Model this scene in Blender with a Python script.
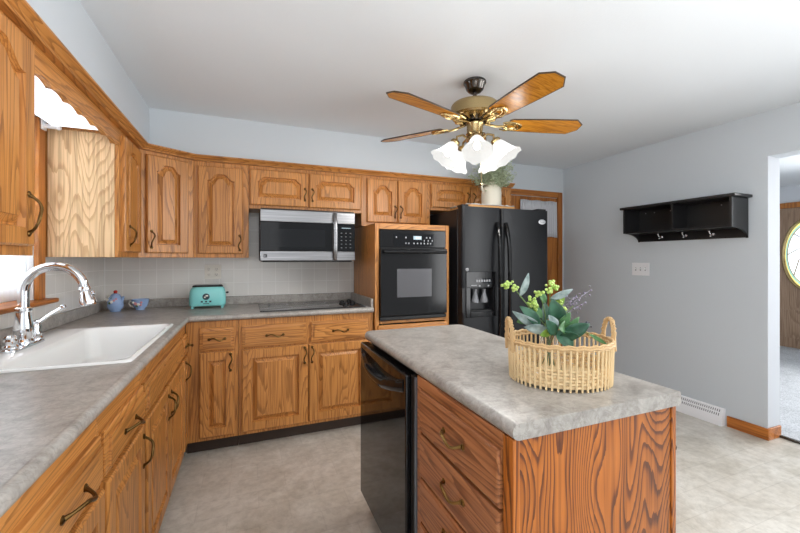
import bpy, bmesh, math, random
from mathutils import Vector, Matrix
from math import sin, cos, pi, radians
random.seed(7)
for o in list(bpy.data.objects): bpy.data.objects.remove(o)
SC = bpy.context.scene
COL = SC.collection

# ---------------------------------------------------------------- camera, world, light, exposure
CAM_H = 1.2791
cd = bpy.data.cameras.new('camera'); cam = bpy.data.objects.new('camera', cd); COL.objects.link(cam)
cam.location = (0, 0, CAM_H); cam.rotation_euler = (radians(90), 0, radians(-21.92))
cd.sensor_width = 36; cd.lens = 377.29/800*36; cd.shift_y = -(266.5-259.28)/800; cd.clip_start = .02
SC.camera = cam
SC.view_settings.view_transform = 'Standard'; SC.view_settings.look = 'None'
SC.view_settings.gamma = 1; SC.view_settings.use_curve_mapping = False
SC.view_settings.exposure = 0.33
w = bpy.data.worlds.new('daylight'); SC.world = w; w.use_nodes = True
w.node_tree.nodes['Background'].inputs[0].default_value = (.93, .97, 1, 1)
w.node_tree.nodes['Background'].inputs[1].default_value = .68

def area(name, loc, rot, sx, sy, power, col=(1, 1, 1)):
    l = bpy.data.lights.new(name, 'AREA'); l.shape = 'RECTANGLE'; l.size = sx; l.size_y = sy
    l.energy = power; l.color = col
    o = bpy.data.objects.new(name, l); COL.objects.link(o); o.location = loc
    o.rotation_euler = [radians(a) for a in rot]
    return o
# daylight at the window over the sink; the other area lights are added, unseen fills
area('rear_fill', (-.15, -1.7, 1.5), (90, 0, 0), 1.4, 1.7, 7, (.97, .98, 1))  # added fill from behind the camera, no window is built there
area('ceiling_uplight_fill', (.5, -.9, 1.1), (180, 0, 0), 2.4, 1.4, 72, (1, .99, .98))  # added uplight that brightens the ceiling, not a lamp of the room
area('right_side_fill', (3.36, -.45, 1.35), (90, 0, 90), 1.4, 1.8, 42, (.98, .99, 1))  # added fill from the right for the left soffit, no door here
area('hall_side_fill', (6.2, .75, 1.45), (90, 0, 90), 1.9, 1.7, 90, (.98, .99, 1))  # added fill sent through the hall opening onto the left run
area('sink_window_daylight', (-1.25, 2.02, 1.55), (0, -90, 0), .9, .75, 34, (.95, .98, 1))
area('hall_room_fill', (5.4, -.4, 1.5), (90, 0, 0), 2.4, 1.9, 5, (1, .99, .97))  # added fill for the hall itself, without a window behind it

# ---------------------------------------------------------------- materials
def lin(c):
    return tuple((x/255/12.92 if x/255 <= .04045 else ((x/255+.055)/1.055)**2.4) for x in c) + (1,)
class NT:
    def __init__(s, name):
        s.m = bpy.data.materials.new(name); s.m.use_nodes = True; s.t = s.m.node_tree
        s.b = s.t.nodes['Principled BSDF']
    def n(s, typ, **kw):
        nd = s.t.nodes.new('ShaderNode'+typ)
        for k, v in kw.items():
            if hasattr(nd, k): setattr(nd, k, v)
            else: nd.inputs[k].default_value = v
        return nd
    def l(s, a, b): s.t.links.new(a, b)
    def set(s, **kw):
        for k, v in kw.items(): s.b.inputs[k.replace('_', ' ')].default_value = v
        return s
    def ramp(s, fac, stops, interp='LINEAR'):
        r = s.n('ValToRGB'); r.color_ramp.interpolation = interp
        e = r.color_ramp.elements
        while len(e) < len(stops): e.new(.5)
        for i, (p, c) in enumerate(stops): e[i].position = p; e[i].color = c
        s.l(fac, r.inputs[0]); return r.outputs[0]
    def coords(s, scale, rnd=True):
        tc = s.n('TexCoord'); v = tc.outputs['Object']
        if rnd:
            oi = s.n('ObjectInfo'); m = s.n('Math', operation='MULTIPLY'); m.inputs[1].default_value = 13.7
            s.l(oi.outputs['Random'], m.inputs[0])
            a = s.n('VectorMath', operation='ADD'); s.l(v, a.inputs[0]); s.l(m.outputs[0], a.inputs[1]); v = a.outputs[0]
        k = s.n('VectorMath', operation='MULTIPLY'); s.l(v, k.inputs[0]); k.inputs[1].default_value = scale
        return k.outputs[0]
    def math(s, op, a, b=None):
        m = s.n('Math', operation=op)
        for i, x in enumerate((a, b)):
            if x is None: continue
            if isinstance(x, (int, float)): m.inputs[i].default_value = x
            else: s.l(x, m.inputs[i])
        return m.outputs[0]
    def mix(s, fac, a, b, mode='MIX'):
        m = s.n('Mix', data_type='RGBA', blend_type=mode)
        for sock, x in ((m.inputs[0], fac), (m.inputs[6], a), (m.inputs[7], b)):
            if isinstance(x, (int, float, tuple)): sock.default_value = x
            else: s.l(x, sock)
        return m.outputs[2]
    def bump(s, h, strength, dist=.002):
        b = s.n('Bump'); b.inputs['Strength'].default_value = strength; b.inputs['Distance'].default_value = dist
        s.l(h, b.inputs['Height']); s.l(b.outputs[0], s.b.inputs['Normal'])

def plain(name, rgb, rough=.5, metal=0, **kw):
    m = NT(name); m.set(Base_Color=lin(rgb), Roughness=rough, Metallic=metal, **kw); return m.m

def oak(name, light, base, dark, axis, rough=.38, dens=42, scale=5.0, line=.32, stretch=.085, contrast=.5):
    m = NT(name); m.set(Roughness=rough)
    sc = [1, 1, 1]; sc[axis] = stretch
    v = m.coords(tuple(x*scale for x in sc))
    n1 = m.n('TexNoise'); n1.inputs['Scale'].default_value = 1; n1.inputs['Detail'].default_value = 1.5; n1.inputs['Roughness'].default_value = .4
    m.l(v, n1.inputs['Vector'])
    n1.inputs['Detail'].default_value = 2.2
    sp = [110, 110, 110]; sp[axis] = 3.0
    v2 = m.coords(tuple(sp))
    n2 = m.n('TexNoise'); n2.inputs['Scale'].default_value = 1; n2.inputs['Detail'].default_value = 3
    m.l(v2, n2.inputs['Vector'])
    jag = m.math('MULTIPLY', n2.outputs[0], .55)
    fr = m.math('FRACT', m.math('ADD', m.math('MULTIPLY', n1.outputs[0], dens), jag))
    c1 = m.ramp(fr, [(0, lin(dark)), (line*.45, lin(dark)), (line, lin(base)), (.97, lin(light)), (1, lin(base))])
    pores = m.ramp(n2.outputs[0], [(.36, (.62, .56, .5, 1)), (.54, (1, 1, 1, 1))])
    c2 = m.mix(contrast, lin(base), c1)
    c3 = m.mix(.75, c2, pores, 'MULTIPLY')
    sl = [2.2, 2.2, 2.2]; sl[axis] = .5
    n3 = m.n('TexNoise'); n3.inputs['Scale'].default_value = 1; m.l(m.coords(tuple(sl)), n3.inputs['Vector'])
    var = m.ramp(n3.outputs[0], [(.3, (.86, .86, .86, 1)), (.7, (1.1, 1.1, 1.1, 1))])
    c4 = m.mix(1.0, c3, var, 'MULTIPLY')
    m.l(c4, m.b.inputs['Base Color'])
    m.bump(n2.outputs[0], .15, .001)
    return m.m
OK_L, OK_B, OK_D = (212, 150, 84), (196, 132, 66), (116, 68, 28)
OAKZ = oak('oak_upright_grain', OK_L, OK_B, OK_D, 2)
OAKX = oak('oak_level_grain_across', OK_L, OK_B, OK_D, 0)
OAKY = oak('oak_level_grain_along', OK_L, OK_B, OK_D, 1)
OAKP = oak('pale_oak_veneer', (228, 198, 156), (218, 184, 140), (172, 128, 84), 2, rough=.5, dens=48, scale=3.6, line=.36, stretch=.2, contrast=.55)
OAKE = oak('orange_oak_veneer', (186, 108, 36), (172, 96, 27), (104, 50, 12), 2, rough=.42, dens=72, scale=3.6, line=.42, stretch=.24, contrast=1)
OAKIY = oak('brown_oak_drawer_grain', (182, 122, 78), (164, 104, 64), (112, 64, 36), 1, dens=40, scale=5, line=.35, contrast=.7)
OAKIZ = oak('brown_oak_frame_grain', (176, 116, 72), (158, 98, 58), (108, 62, 34), 2)
TRIMW = oak('varnished_trim_wood', (192, 126, 58), (176, 108, 42), (124, 72, 28), 2, dens=7)
TRIMH = oak('varnished_trim_wood_level', (196, 124, 54), (180, 106, 40), (126, 70, 26), 1, dens=7)
TRIMX = oak('varnished_trim_wood_across', (192, 126, 58), (176, 108, 42), (124, 72, 28), 0, dens=7)
FANW = oak('fan_blade_wood', (214, 150, 60), (200, 132, 40), (140, 84, 20), 0, rough=.25, dens=10, scale=7)
DOORW = oak('entry_door_wood', (164, 136, 112), (152, 124, 100), (122, 94, 72), 2, dens=22)

def paint(name, rgb, bumpk=.12, rough=.75):
    m = NT(name); m.set(Base_Color=lin(rgb), Roughness=rough)
    n = m.n('TexNoise'); n.inputs['Scale'].default_value = 90; n.inputs['Detail'].default_value = 3
    tc = m.n('TexCoord'); m.l(tc.outputs['Object'], n.inputs['Vector'])
    m.bump(n.outputs[0], bumpk, .003); return m.m
WALLP = paint('grey_wall_paint', (200, 206, 211))
CEILP = paint('ceiling_paint', (224, 229, 233), .2)
HALLP = paint('hall_wall_paint', (206, 209, 214))
WHITEP = paint('white_trim_paint', (232, 233, 236), .02, .4)

def laminate():
    m = NT('grey_stone_laminate'); m.set(Roughness=.32)
    v = m.coords((1, 1, 1), False)
    a = m.n('TexNoise', Scale=14, Detail=8, Roughness=.72, Distortion=.8); m.l(v, a.inputs['Vector'])
    b = m.n('TexNoise', Scale=70, Detail=4); m.l(v, b.inputs['Vector'])
    c = m.ramp(a.outputs[0], [(.32, lin((136, 130, 124))), (.5, lin((164, 159, 153))), (.62, lin((176, 171, 165))), (.75, lin((152, 146, 140)))])
    d = m.ramp(b.outputs[0], [(.35, (.84, .84, .84, 1)), (.6, (1.04, 1.04, 1.04, 1))])
    e = m.n('TexNoise', Scale=22, Detail=5, Roughness=.6, Distortion=1.2); m.l(v, e.inputs['Vector'])
    vein = m.ramp(e.outputs[0], [(.44, (1, 1, 1, 1)), (.49, (.82, .81, .80, 1)), (.53, (1.08, 1.08, 1.08, 1)), (.60, (1, 1, 1, 1))])
    m.l(m.mix(.9, m.mix(.8, c, d, 'MULTIPLY'), vein, 'MULTIPLY'), m.b.inputs['Base Color']); return m.m
LAM = laminate()
def vinyl():
    m = NT('stone_vinyl_floor'); m.set(Roughness=.34)
    v = m.coords((1, 1, 1), False)
    a = m.n('TexNoise', Scale=3.2, Detail=9, Roughness=.68, Distortion=.6); m.l(v, a.inputs['Vector'])
    b = m.n('TexNoise', Scale=26, Detail=6, Roughness=.7); m.l(v, b.inputs['Vector'])
    c = m.ramp(a.outputs[0], [(.3, lin((172, 164, 150))), (.46, lin((196, 189, 178))), (.6, lin((212, 207, 198))), (.76, lin((184, 176, 163)))])
    d = m.ramp(b.outputs[0], [(.3, (.74, .73, .72, 1)), (.58, (1.03, 1.03, 1.03, 1))])
    k = m.mix(.75, c, d, 'MULTIPLY')
    t = m.n('TexBrick', offset=.5, squash=1.0); m.l(v, t.inputs['Vector'])
    t.inputs['Scale'].default_value = 3.4; t.inputs['Mortar Size'].default_value = .012; t.inputs['Mortar Smooth'].default_value = .6
    t.inputs['Brick Width'].default_value = 1.0; t.inputs['Row Height'].default_value = .5
    t.inputs['Color1'].default_value = (1, 1, 1, 1); t.inputs['Color2'].default_value = (.9, .9, .89, 1); t.inputs['Mortar'].default_value = (.8, .79, .78, 1)
    m.l(m.mix(.7, k, t.outputs[0], 'MULTIPLY'), m.b.inputs['Base Color']); return m.m
VINYL = vinyl()
def carpet_m():
    m = NT('grey_carpet'); m.set(Roughness=.95)
    v = m.coords((1, 1, 1), False)
    a = m.n('TexNoise', Scale=120, Detail=5); m.l(v, a.inputs['Vector'])
    b = m.n('TexNoise', Scale=6, Detail=3); m.l(v, b.inputs['Vector'])
    c = m.ramp(a.outputs[0], [(.3, lin((150, 152, 156))), (.65, lin((202, 203, 205)))])
    d = m.ramp(b.outputs[0], [(.3, (.88, .88, .88, 1)), (.7, (1.05, 1.05, 1.05, 1))])
    m.l(m.mix(1., c, d, 'MULTIPLY'), m.b.inputs['Base Color']); m.bump(a.outputs[0], .5, .006); return m.m
CARPET = carpet_m()
def tile(name, ax):
    m = NT(name); m.set(Roughness=.16)
    tc = m.n('TexCoord'); sx = m.n('SeparateXYZ'); m.l(tc.outputs['Object'], sx.inputs[0])
    cb = m.n('CombineXYZ'); m.l(sx.outputs[ax], cb.inputs[0]); m.l(sx.outputs[2], cb.inputs[1])
    t = m.n('TexBrick', offset=0.0, squash=1.0); m.l(cb.outputs[0], t.inputs['Vector'])
    t.inputs['Scale'].default_value = 1/.108; t.inputs['Brick Width'].default_value = 1; t.inputs['Row Height'].default_value = 1
    t.inputs['Mortar Size'].default_value = .022; t.inputs['Mortar Smooth'].default_value = .2
    t.inputs['Color1'].default_value = lin((222, 219, 214)); t.inputs['Color2'].default_value = lin((216, 213, 208)); t.inputs['Mortar'].default_value = lin((234, 232, 228))
    m.l(t.outputs[0], m.b.inputs['Base Color'])
    m.bump(m.math('SUBTRACT', 1.0, t.outputs[1]), .35, .002); return m.m
TILEX, TILEY = tile('square_wall_tile_across', 0), tile('square_wall_tile_along', 1)

BLACKG = plain('black_gloss_enamel', (17, 17, 19), .12, Specular_IOR_Level=.3)
BLACKF = plain('black_fridge_enamel', (26, 27, 30), .3, Specular_IOR_Level=.3)
BLACKM = plain('black_matt_plastic', (16, 16, 17), .45)
BLACKGLASS = plain('black_glass', (10, 12, 16), .05, Specular_IOR_Level=.3)
OVENWIN = plain('oven_window_glass', (88, 88, 92), .12)
SHELFB = plain('black_shelf_paint', (26, 26, 27), .32)
def steel():
    m = NT('brushed_steel'); m.set(Metallic=1, Roughness=.3, Base_Color=lin((140, 140, 142)))
    n = m.n('TexNoise', Scale=1, Detail=3); m.l(m.coords((2, 300, 300), False), n.inputs['Vector'])
    m.l(m.ramp(n.outputs[0], [(.3, lin((118, 118, 120))), (.7, lin((158, 158, 160)))]), m.b.inputs['Base Color']); return m.m
STEEL = steel()
CHROME = plain('chrome', (232, 234, 238), .06, 1)
PEWTER = plain('dark_pewter', (92, 88, 84), .22, 1)
BRASS = plain('antique_brass', (140, 112, 66), .3, 1)
BRASSD = plain('aged_bronze_pull', (104, 80, 46), .32, 1)
FANBR = plain('fan_brass', (172, 150, 108), .25, 1)
SINKW = plain('white_sink_enamel', (236, 236, 234), .12)
IVORY = plain('ivory_plastic', (228, 224, 214), .35)
DARKS = plain('dark_slot', (30, 28, 26), .6)
WHITEPL = plain('white_plastic', (236, 236, 238), .35)
TEAL = plain('turquoise_enamel', (136, 214, 212), .22)
TEALD = plain('toaster_emblem_dark', (44, 66, 74), .4)
BLUEC = plain('periwinkle_ceramic', (156, 182, 222), .15)
BLUED = plain('deep_blue_ceramic_rim', (98, 124, 180), .15)
CERW = plain('white_ceramic', (240, 236, 226), .15)
REDC = plain('red_glaze', (176, 40, 30), .2)
PINKC = plain('pink_flower_glaze', (222, 150, 156), .25)
GRNC = plain('green_leaf_glaze', (84, 120, 78), .25)
STONEW = plain('cream_stoneware', (214, 208, 192), .3)
RATTAN = plain('rattan', (228, 200, 154), .55)
RATTANB = plain('braided_rattan', (206, 170, 122), .6)
GLASS = NT('clear_glass').set(Base_Color=(1, 1, 1, 1), Roughness=.02, IOR=1.45, Transmission_Weight=1.0).m
GALV = plain('grey_blue_metal_strip', (120, 132, 146), .3, .6)
SILVERP = plain('silver_grey_print', (150, 152, 156), .4)
MWWIN = plain('microwave_window_mesh', (20, 22, 26), .1, Specular_IOR_Level=.3)
BADGE = plain('badge_silver', (214, 216, 220), .25, .3)
KEYP = plain('dim_key_print', (104, 106, 110), .4)
def leafmat(name, a, b):
    m = NT(name); m.set(Roughness=.45)
    n = m.n('TexNoise', Scale=40, Detail=3); m.l(m.coords((1, 1, 1)), n.inputs['Vector'])
    m.l(m.ramp(n.outputs[0], [(.35, lin(a)), (.65, lin(b))]), m.b.inputs['Base Color']); return m.m
LDARK = leafmat('dark_green_leaf', (34, 74, 54), (58, 104, 78))
LMID = leafmat('mid_green_leaf', (62, 106, 62), (92, 138, 84))
LLIME = leafmat('lime_leaf', (110, 150, 48), (150, 184, 76))
LSILV = leafmat('silver_green_leaf', (116, 134, 130), (168, 182, 180))
LBERRY = leafmat('lime_berry', (158, 190, 86), (196, 216, 124))
LPURP = leafmat('mauve_bud', (112, 102, 124), (160, 152, 172))
LDKB = leafmat('dark_berry', (44, 48, 64), (70, 72, 88))
LAIRY = leafmat('pale_airy_leaf', (150, 166, 132), (196, 204, 172))
STEMG = plain('green_stem', (96, 120, 66), .5)
def fabric(name, a, b, trans):
    m = NT(name)
    d = m.n('BsdfDiffuse'); t = m.n('BsdfTranslucent'); mx = m.n('MixShader'); mx.inputs[0].default_value = trans
    d.inputs[0].default_value = lin(a); t.inputs[0].default_value = lin(b)
    m.l(d.outputs[0], mx.inputs[1]); m.l(t.outputs[0], mx.inputs[2])
    m.l(mx.outputs[0], m.t.nodes['Material Output'].inputs[0]); return m.m
SHEER = fabric('white_sheer_cloth', (236, 238, 240), (245, 248, 250), .5)
VALC = fabric('grey_striped_cloth', (206, 207, 212), (206, 207, 212), .15)
LACE = fabric('lace_cloth', (206, 206, 206), (206, 206, 206), .1)
def emit(name, rgb, s, extra=None):
    m = NT(name); m.set(Base_Color=lin(rgb), Roughness=.3)
    m.b.inputs['Emission Color'].default_value = lin(rgb); m.b.inputs['Emission Strength'].default_value = s; return m.m
def opal():
    m = NT('lit_opal_glass'); t = m.n('BsdfTransparent'); e = m.n('Emission'); d = m.n('BsdfTranslucent'); g = m.n('BsdfGlossy')
    e.inputs[0].default_value = lin((255, 254, 250)); e.inputs[1].default_value = .5; g.inputs['Roughness'].default_value = .1
    ad = m.n('MixShader'); ad.inputs[0].default_value = .3; m.l(d.outputs[0], ad.inputs[1]); m.l(t.outputs[0], ad.inputs[2])
    a2 = m.n('AddShader'); m.l(ad.outputs[0], a2.inputs[0]); m.l(e.outputs[0], a2.inputs[1]); d.inputs[0].default_value = (.12, .12, .12, 1); t.inputs[0].default_value = (.8, .8, .8, 1)
    m.l(a2.outputs[0], m.t.nodes['Material Output'].inputs[0]); return m.m
SHADEG = opal()
BULB = emit('lit_bulb', (255, 244, 224), 1.2)
OVALG = emit('daylit_leaded_glass', (232, 240, 246), .85)
OVALY = emit('daylit_yellow_glass', (226, 214, 130), .8)
OVALT = emit('daylit_teal_glass', (150, 196, 190), .7)
DISPLAY = emit('oven_display', (150, 170, 180), .35)

# ---------------------------------------------------------------- mesh helpers
W = {}
class MB:
    def __init__(s): s.v = []; s.f = []; s.mi = []
    def add(s, vs, fs, m=0):
        k = len(s.v); s.v += [Vector(v) for v in vs]
        for f in fs: s.f.append([i+k for i in f]); s.mi.append(m)
        return s
    def box(s, x0, x1, y0, y1, z0, z1, m=0):
        return s.add([(x0, y0, z0), (x1, y0, z0), (x1, y1, z0), (x0, y1, z0), (x0, y0, z1), (x1, y0, z1), (x1, y1, z1), (x0, y1, z1)],
                     [(0, 3, 2, 1), (4, 5, 6, 7), (0, 1, 5, 4), (1, 2, 6, 5), (2, 3, 7, 6), (3, 0, 4, 7)], m)
    def obox(s, o, u, v, n, m=0):
        o, u, v, n = map(Vector, (o, u, v, n))
        P = [o, o+u, o+u+v, o+v, o+n, o+u+n, o+u+v+n, o+v+n]
        return s.add(P, [(0, 3, 2, 1), (4, 5, 6, 7), (0, 1, 5, 4), (1, 2, 6, 5), (2, 3, 7, 6), (3, 0, 4, 7)], m)
    def loops(s, L, closed=True, cap0=True, cap1=True, m=0, ring=False):
        n = len(L[0]); k = len(s.v)
        for l in L: s.v += [Vector(p) for p in l]
        R = len(L)
        for i in range(R if ring else R-1):
            for j in range(n if closed else n-1):
                a = k+i*n+j; b = k+i*n+(j+1) % n; i2 = (i+1) % R; c = k+i2*n+(j+1) % n; d = k+i2*n+j
                s.f.append([a, b, c, d]); s.mi.append(m)
        if not ring:
            if cap0: s.f.append([k+j for j in range(n)][::-1]); s.mi.append(m)
            if cap1: s.f.append([k+(R-1)*n+j for j in range(n)]); s.mi.append(m)
        return s
    def tube(s, pts, r, seg=8, m=0, closed=False, flat=1.0, up=None):
        P = [Vector(p) for p in pts]; n = len(P)
        R = r if isinstance(r, (list, tuple)) else [r]*n
        t0 = (P[1]-P[0]).normalized()
        nrm = Vector(up) if up else t0.orthogonal().normalized()
        L = []
        for i in range(n):
            if closed: t = (P[(i+1) % n]-P[i-1]).normalized()
            else: t = (P[min(i+1, n-1)]-P[max(i-1, 0)]).normalized()
            nrm = (nrm-t*nrm.dot(t)); nrm = nrm.normalized() if nrm.length > 1e-6 else t.orthogonal().normalized()
            b = t.cross(nrm)
            L.append([P[i]+nrm*(cos(2*pi*j/seg)*R[i])+b*(sin(2*pi*j/seg)*R[i]*flat) for j in range(seg)])
        return s.loops(L, m=m, ring=closed)
    def lathe(s, prof, c=(0, 0, 0), axis=(0, 0, 1), seg=24, m=0, cap0=True, cap1=True, mod=None):
        a = Vector(axis).normalized(); u = a.orthogonal().normalized(); v = a.cross(u); c = Vector(c)
        L = []
        for i, (r, h) in enumerate(prof):
            l = []
            for j in range(seg):
                th = 2*pi*j/seg; rr, hh = (r, h) if mod is None else mod(i, th, r, h)
                l.append(c+a*hh+u*(cos(th)*rr)+v*(sin(th)*rr))
            L.append(l)
        return s.loops(L, m=m, cap0=cap0, cap1=cap1)
    def ball(s, c, r, m=0, sc=(1, 1, 1), seg=10):
        L = []
        for i in range(1, seg//2+3):
            ph = pi*i/(seg//2+3)
            L.append([(c[0]+sc[0]*r*sin(ph)*cos(2*pi*j/seg), c[1]+sc[1]*r*sin(ph)*sin(2*pi*j/seg), c[2]-sc[2]*r*cos(ph)) for j in range(seg)])
        return s.loops(L, m=m)
    def prism(s, poly, z0, z1, m=0, axis='z', fn=None):
        f = fn or {'z': lambda a, b, c: (a, b, c), 'y': lambda a, b, c: (a, c, b), 'x': lambda a, b, c: (c, a, b)}[axis]
        return s.loops([[f(a, b, z0) for a, b in poly], [f(a, b, z1) for a, b in poly]], m=m)
    def build(s, name, mat, parent=None, bevel=0, smooth=30, local=False, origin=None):
        me = bpy.data.meshes.new(name)
        mats = mat if isinstance(mat, (list, tuple)) else [mat]
        if local: off = Vector((0, 0, 0))
        elif parent: off = W[parent.name]
        elif origin is not None: off = Vector(origin)
        else:
            lo = [min(v[i] for v in s.v) for i in range(3)]; hi = [max(v[i] for v in s.v) for i in range(3)]
            off = Vector(((lo[0]+hi[0])/2, (lo[1]+hi[1])/2, lo[2]))
        me.from_pydata([v-off for v in s.v], [], s.f)
        for m in mats: me.materials.append(m)
        for p, i in zip(me.polygons, s.mi): p.material_index = i; p.use_smooth = True
        bm = bmesh.new(); bm.from_mesh(me); bmesh.ops.recalc_face_normals(bm, faces=bm.faces); bm.to_mesh(me); bm.free()
        if smooth: me.set_sharp_from_angle(angle=radians(smooth))
        o = bpy.data.objects.new(name, me); COL.objects.link(o)
        if parent: o.parent = parent; W[o.name] = W[parent.name]
        else: o.location = off; W[o.name] = off
        if bevel:
            b = o.modifiers.new('bevel', 'BEVEL'); b.width = bevel; b.segments = 2; b.limit_method = 'ANGLE'; b.angle_limit = radians(50)
        return o
def thing(name, loc, label, cat, group=None, rz=0):
    o = bpy.data.objects.new(name, None); COL.objects.link(o); o.location = loc; o.rotation_euler = (0, 0, rz)
    o.empty_display_size = .05; W[o.name] = Vector(loc)
    return tag(o, label, cat, group)
def tag(o, label, cat, group=None):
    o['label'] = label; o['category'] = cat
    if group: o['group'] = group
    return o
def struct(o): o['kind'] = 'structure'; return o
def box(*a): return MB().box(*a)

# ---------------------------------------------------------------- the room
XL, XR, YB, H = -.983, 3.41, 3.371, 2.328
YE = -1.4            # how far the room is built towards the camera's back
struct(box(XL-.12, XR+.15, YE, YB+.12, -.05, 0).build('floor', VINYL))
struct(box(XL-.12, XR+.15, YE, YB+.12, H, H+.06).build('ceiling', CEILP))
wl = MB()
WY0, WY1, WZ0, WZ1 = 1.62, 2.405, 1.07, 1.985
wl.box(XL-.12, XL, YE, WY0, 0, H).box(XL-.12, XL, WY1, YB, 0, H).box(XL-.12, XL, WY0, WY1, 0, WZ0).box(XL-.12, XL, WY0, WY1, WZ1, H)
struct(wl.build('wall_left', WALLP))
struct(box(XL-.12, XR+.15, YB, YB+.12, 0, H).build('wall_back', WALLP))
wr = MB()
OY, OZ = 1.508, 2.009
wr.box(XR, XR+.152, OY, YB, 0, H).box(XR, XR+.152, YE, OY, OZ, H).box(XR, XR+.152, YE, .25, 0, OZ)
struct(wr.build('wall_right', WALLP))
# soffit over the wall cabinets
so = MB()
so.box(XL, -.635, YE, YB, 2.004, H).box(-.635, 2.43, 3.075, YB, 2.004, H)
struct(so.build('wall_soffit', WALLP))
# corner bead of the cased opening catches the light: jamb faces
struct(box(XR+.001, XR+.151, OY-.004, OY, .085, OZ).build('trim_1', HALLP))
# entry hall
struct(box(XR+.152, 7.35, YE, 5.2, -.05, .012).build('floor_hall', CARPET))
struct(box(XR+.152, 7.35, YE, 5.2, H, H+.06).build('ceiling_hall', CEILP))
struct(box(7.206, 7.33, YE, 5.2, 0.012, H).build('wall_hall', HALLP))
struct(box(XR+.152, 7.35, 5.2, 5.3, 0.012, H).build('wall_hall_end', HALLP))
struct(box(3.535, 3.562, .25, 1.508, 0, .016).build('trim_2', PEWTER, bevel=.003))
# baseboard beside the opening, wraps onto the jamb
bb = MB(); bb.box(XR-.014, XR, 1.494, 1.745, 0, .082).box(XR, XR+.152, 1.494, 1.507, 0, .082)
struct(bb.build('baseboard_right', TRIMH, bevel=.003))
# wall tile backsplash
struct(box(XL+.006, .893, YB-.006, YB, .98, 1.69).build('trim_3', TILEX, origin=(0, 0, .982)))
tl = MB(); tl.box(XL, XL+.006, 2.49, YB-.006, .98, 1.30).box(XL, XL+.006, .8, 2.49, .98, 1.045)
struct(tl.build('trim_4', TILEY, origin=(0, YB, .982)))

# back door behind the fridge
dr = thing('door_1', (3.0, YB, 0), '', ''); del dr['label']; del dr['category']; struct(dr)
c = MB(); c.box(3.312, 3.378, YB-.02, YB, 0, 2.05).box(2.50, 2.566, YB-.02, YB, 0, 2.05); c.build('casing', TRIMW, dr, .004)
box(2.566, 3.312, YB-.02, YB, 1.986, 2.05).build('head_casing', TRIMX, dr, .004)
box(2.57, 3.308, YB-.010, YB-.001, .005, 1.98).build('door_leaf', TRIMW, dr, .003)
# valance curtain on that door
def pleats(x0, x1, y, z0, z1, amp, n, mat, name, dirx=True, thick=0.0, nz=6, flare=.6):
    m = MB(); N = n*8; L = []
    for k in range(nz+1):
        t = k/nz; z = z1+(z0-z1)*t; l = []
        for i in range(N+1):
            s_ = i/N; a = amp*(.35+flare*t)*sin(2*pi*n*s_+.6*sin(9*s_)+.4*sin(31*s_))
            p = x0+(x1-x0)*s_
            l.append((p, y+a, z+.004*sin(17*s_)) if dirx else (y+a, p, z))
        L.append(l)
    m.loops(L, closed=False, cap0=False, cap1=False)
    o = m.build(name, mat, smooth=180); sd = o.modifiers.new('thick', 'SOLIDIFY'); sd.thickness = .0015; return o
vc = pleats(2.76, 3.275, YB-.036, 1.53, 1.935, .013, 17, VALC, 'curtain_valance')
tag(vc, 'grey gathered curtain valance on the wooden door behind the fridge', 'curtain')

# entry door in the hall with an oval leaded light
ed = thing('door_2', (7.2, 2.72, 0), '', ''); del ed['label']; del ed['category']; struct(ed)
c = MB(); c.box(7.18, 7.205, 3.18, 3.26, .012, 2.09).box(7.18, 7.205, 2.18, 2.26, .012, 2.09).box(7.18, 7.205, 2.26, 3.18, 2.01, 2.09); c.build('casing', TRIMW, ed, .004)
def oval(cy, cz, ry, rz, x, n=40, k=1.0): return [(x, cy+ry*k*cos(2*pi*i/n), cz+rz*k*sin(2*pi*i/n)) for i in range(n)]
OC = (2.72, 1.345); OR = (.275, .50)
m = MB()
n = 40
def rect_pt(a, hw, hh):
    cx, sy = cos(a), sin(a); k = min(hw/abs(cx) if abs(cx) > 1e-6 else 9, hh/abs(sy) if abs(sy) > 1e-6 else 9); return cx*k, sy*k
out = [(7.185, 2.72+rect_pt(2*pi*i/n+.02, .455, .66)[0], OC[1]+rect_pt(2*pi*i/n+.02, .455, .66)[1]) for i in range(n)]
inn = oval(*OC, *OR, 7.185)
m.loops([out, inn, oval(*OC, *OR, 7.20)], cap0=False, cap1=False)
m.box(7.185, 7.205, 2.265, 3.175, .02, OC[1]-.66)
for y0 in (2.36, 2.77):   # raised lower panels
    m.box(7.178, 7.186, y0, y0+.31, .16, .56)
m.build('door_leaf', DOORW, ed, smooth=30)
m = MB(); m.tube(oval(*OC, *OR, 7.182, 48), .02, 8, closed=True); m.build('oval_frame', FANBR, ed)
m = MB(); m.loops([oval(*OC, *OR, 7.196), oval(*OC, *OR, 7.199)]); gl = m.build('oval_glass', OVALG, ed)
m = MB(); m.loops([oval(*OC, *OR, 7.193, 40, .99), oval(*OC, *OR, 7.193, 40, .84)], cap0=False, cap1=False); m.build('border_glass', OVALY, gl)
m = MB(); m.loops([oval(*OC, *OR, 7.192, 40, .91), oval(*OC, *OR, 7.192, 40, .86)], cap0=False, cap1=False); m.build('border_glass', OVALT, gl)
m = MB(); m.tube(oval(*OC, *OR, 7.19, 48, .84), .004, 6, closed=True)
for k in range(8):
    a = 2*pi*k/8
    m.tube([(7.19, OC[0]+OR[0]*.84*cos(a), OC[1]+OR[1]*.84*sin(a)), (7.19, OC[0]+OR[0]*.4*cos(a+.5), OC[1]+OR[1]*.4*sin(a+.5)), (7.19, OC[0]+OR[0]*.3*cos(a-.2), OC[1]+OR[1]*.3*sin(a-.2)), (7.19, OC[0], OC[1])], .005, 6)
m.build('lead_came', BRASS, gl)

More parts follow.
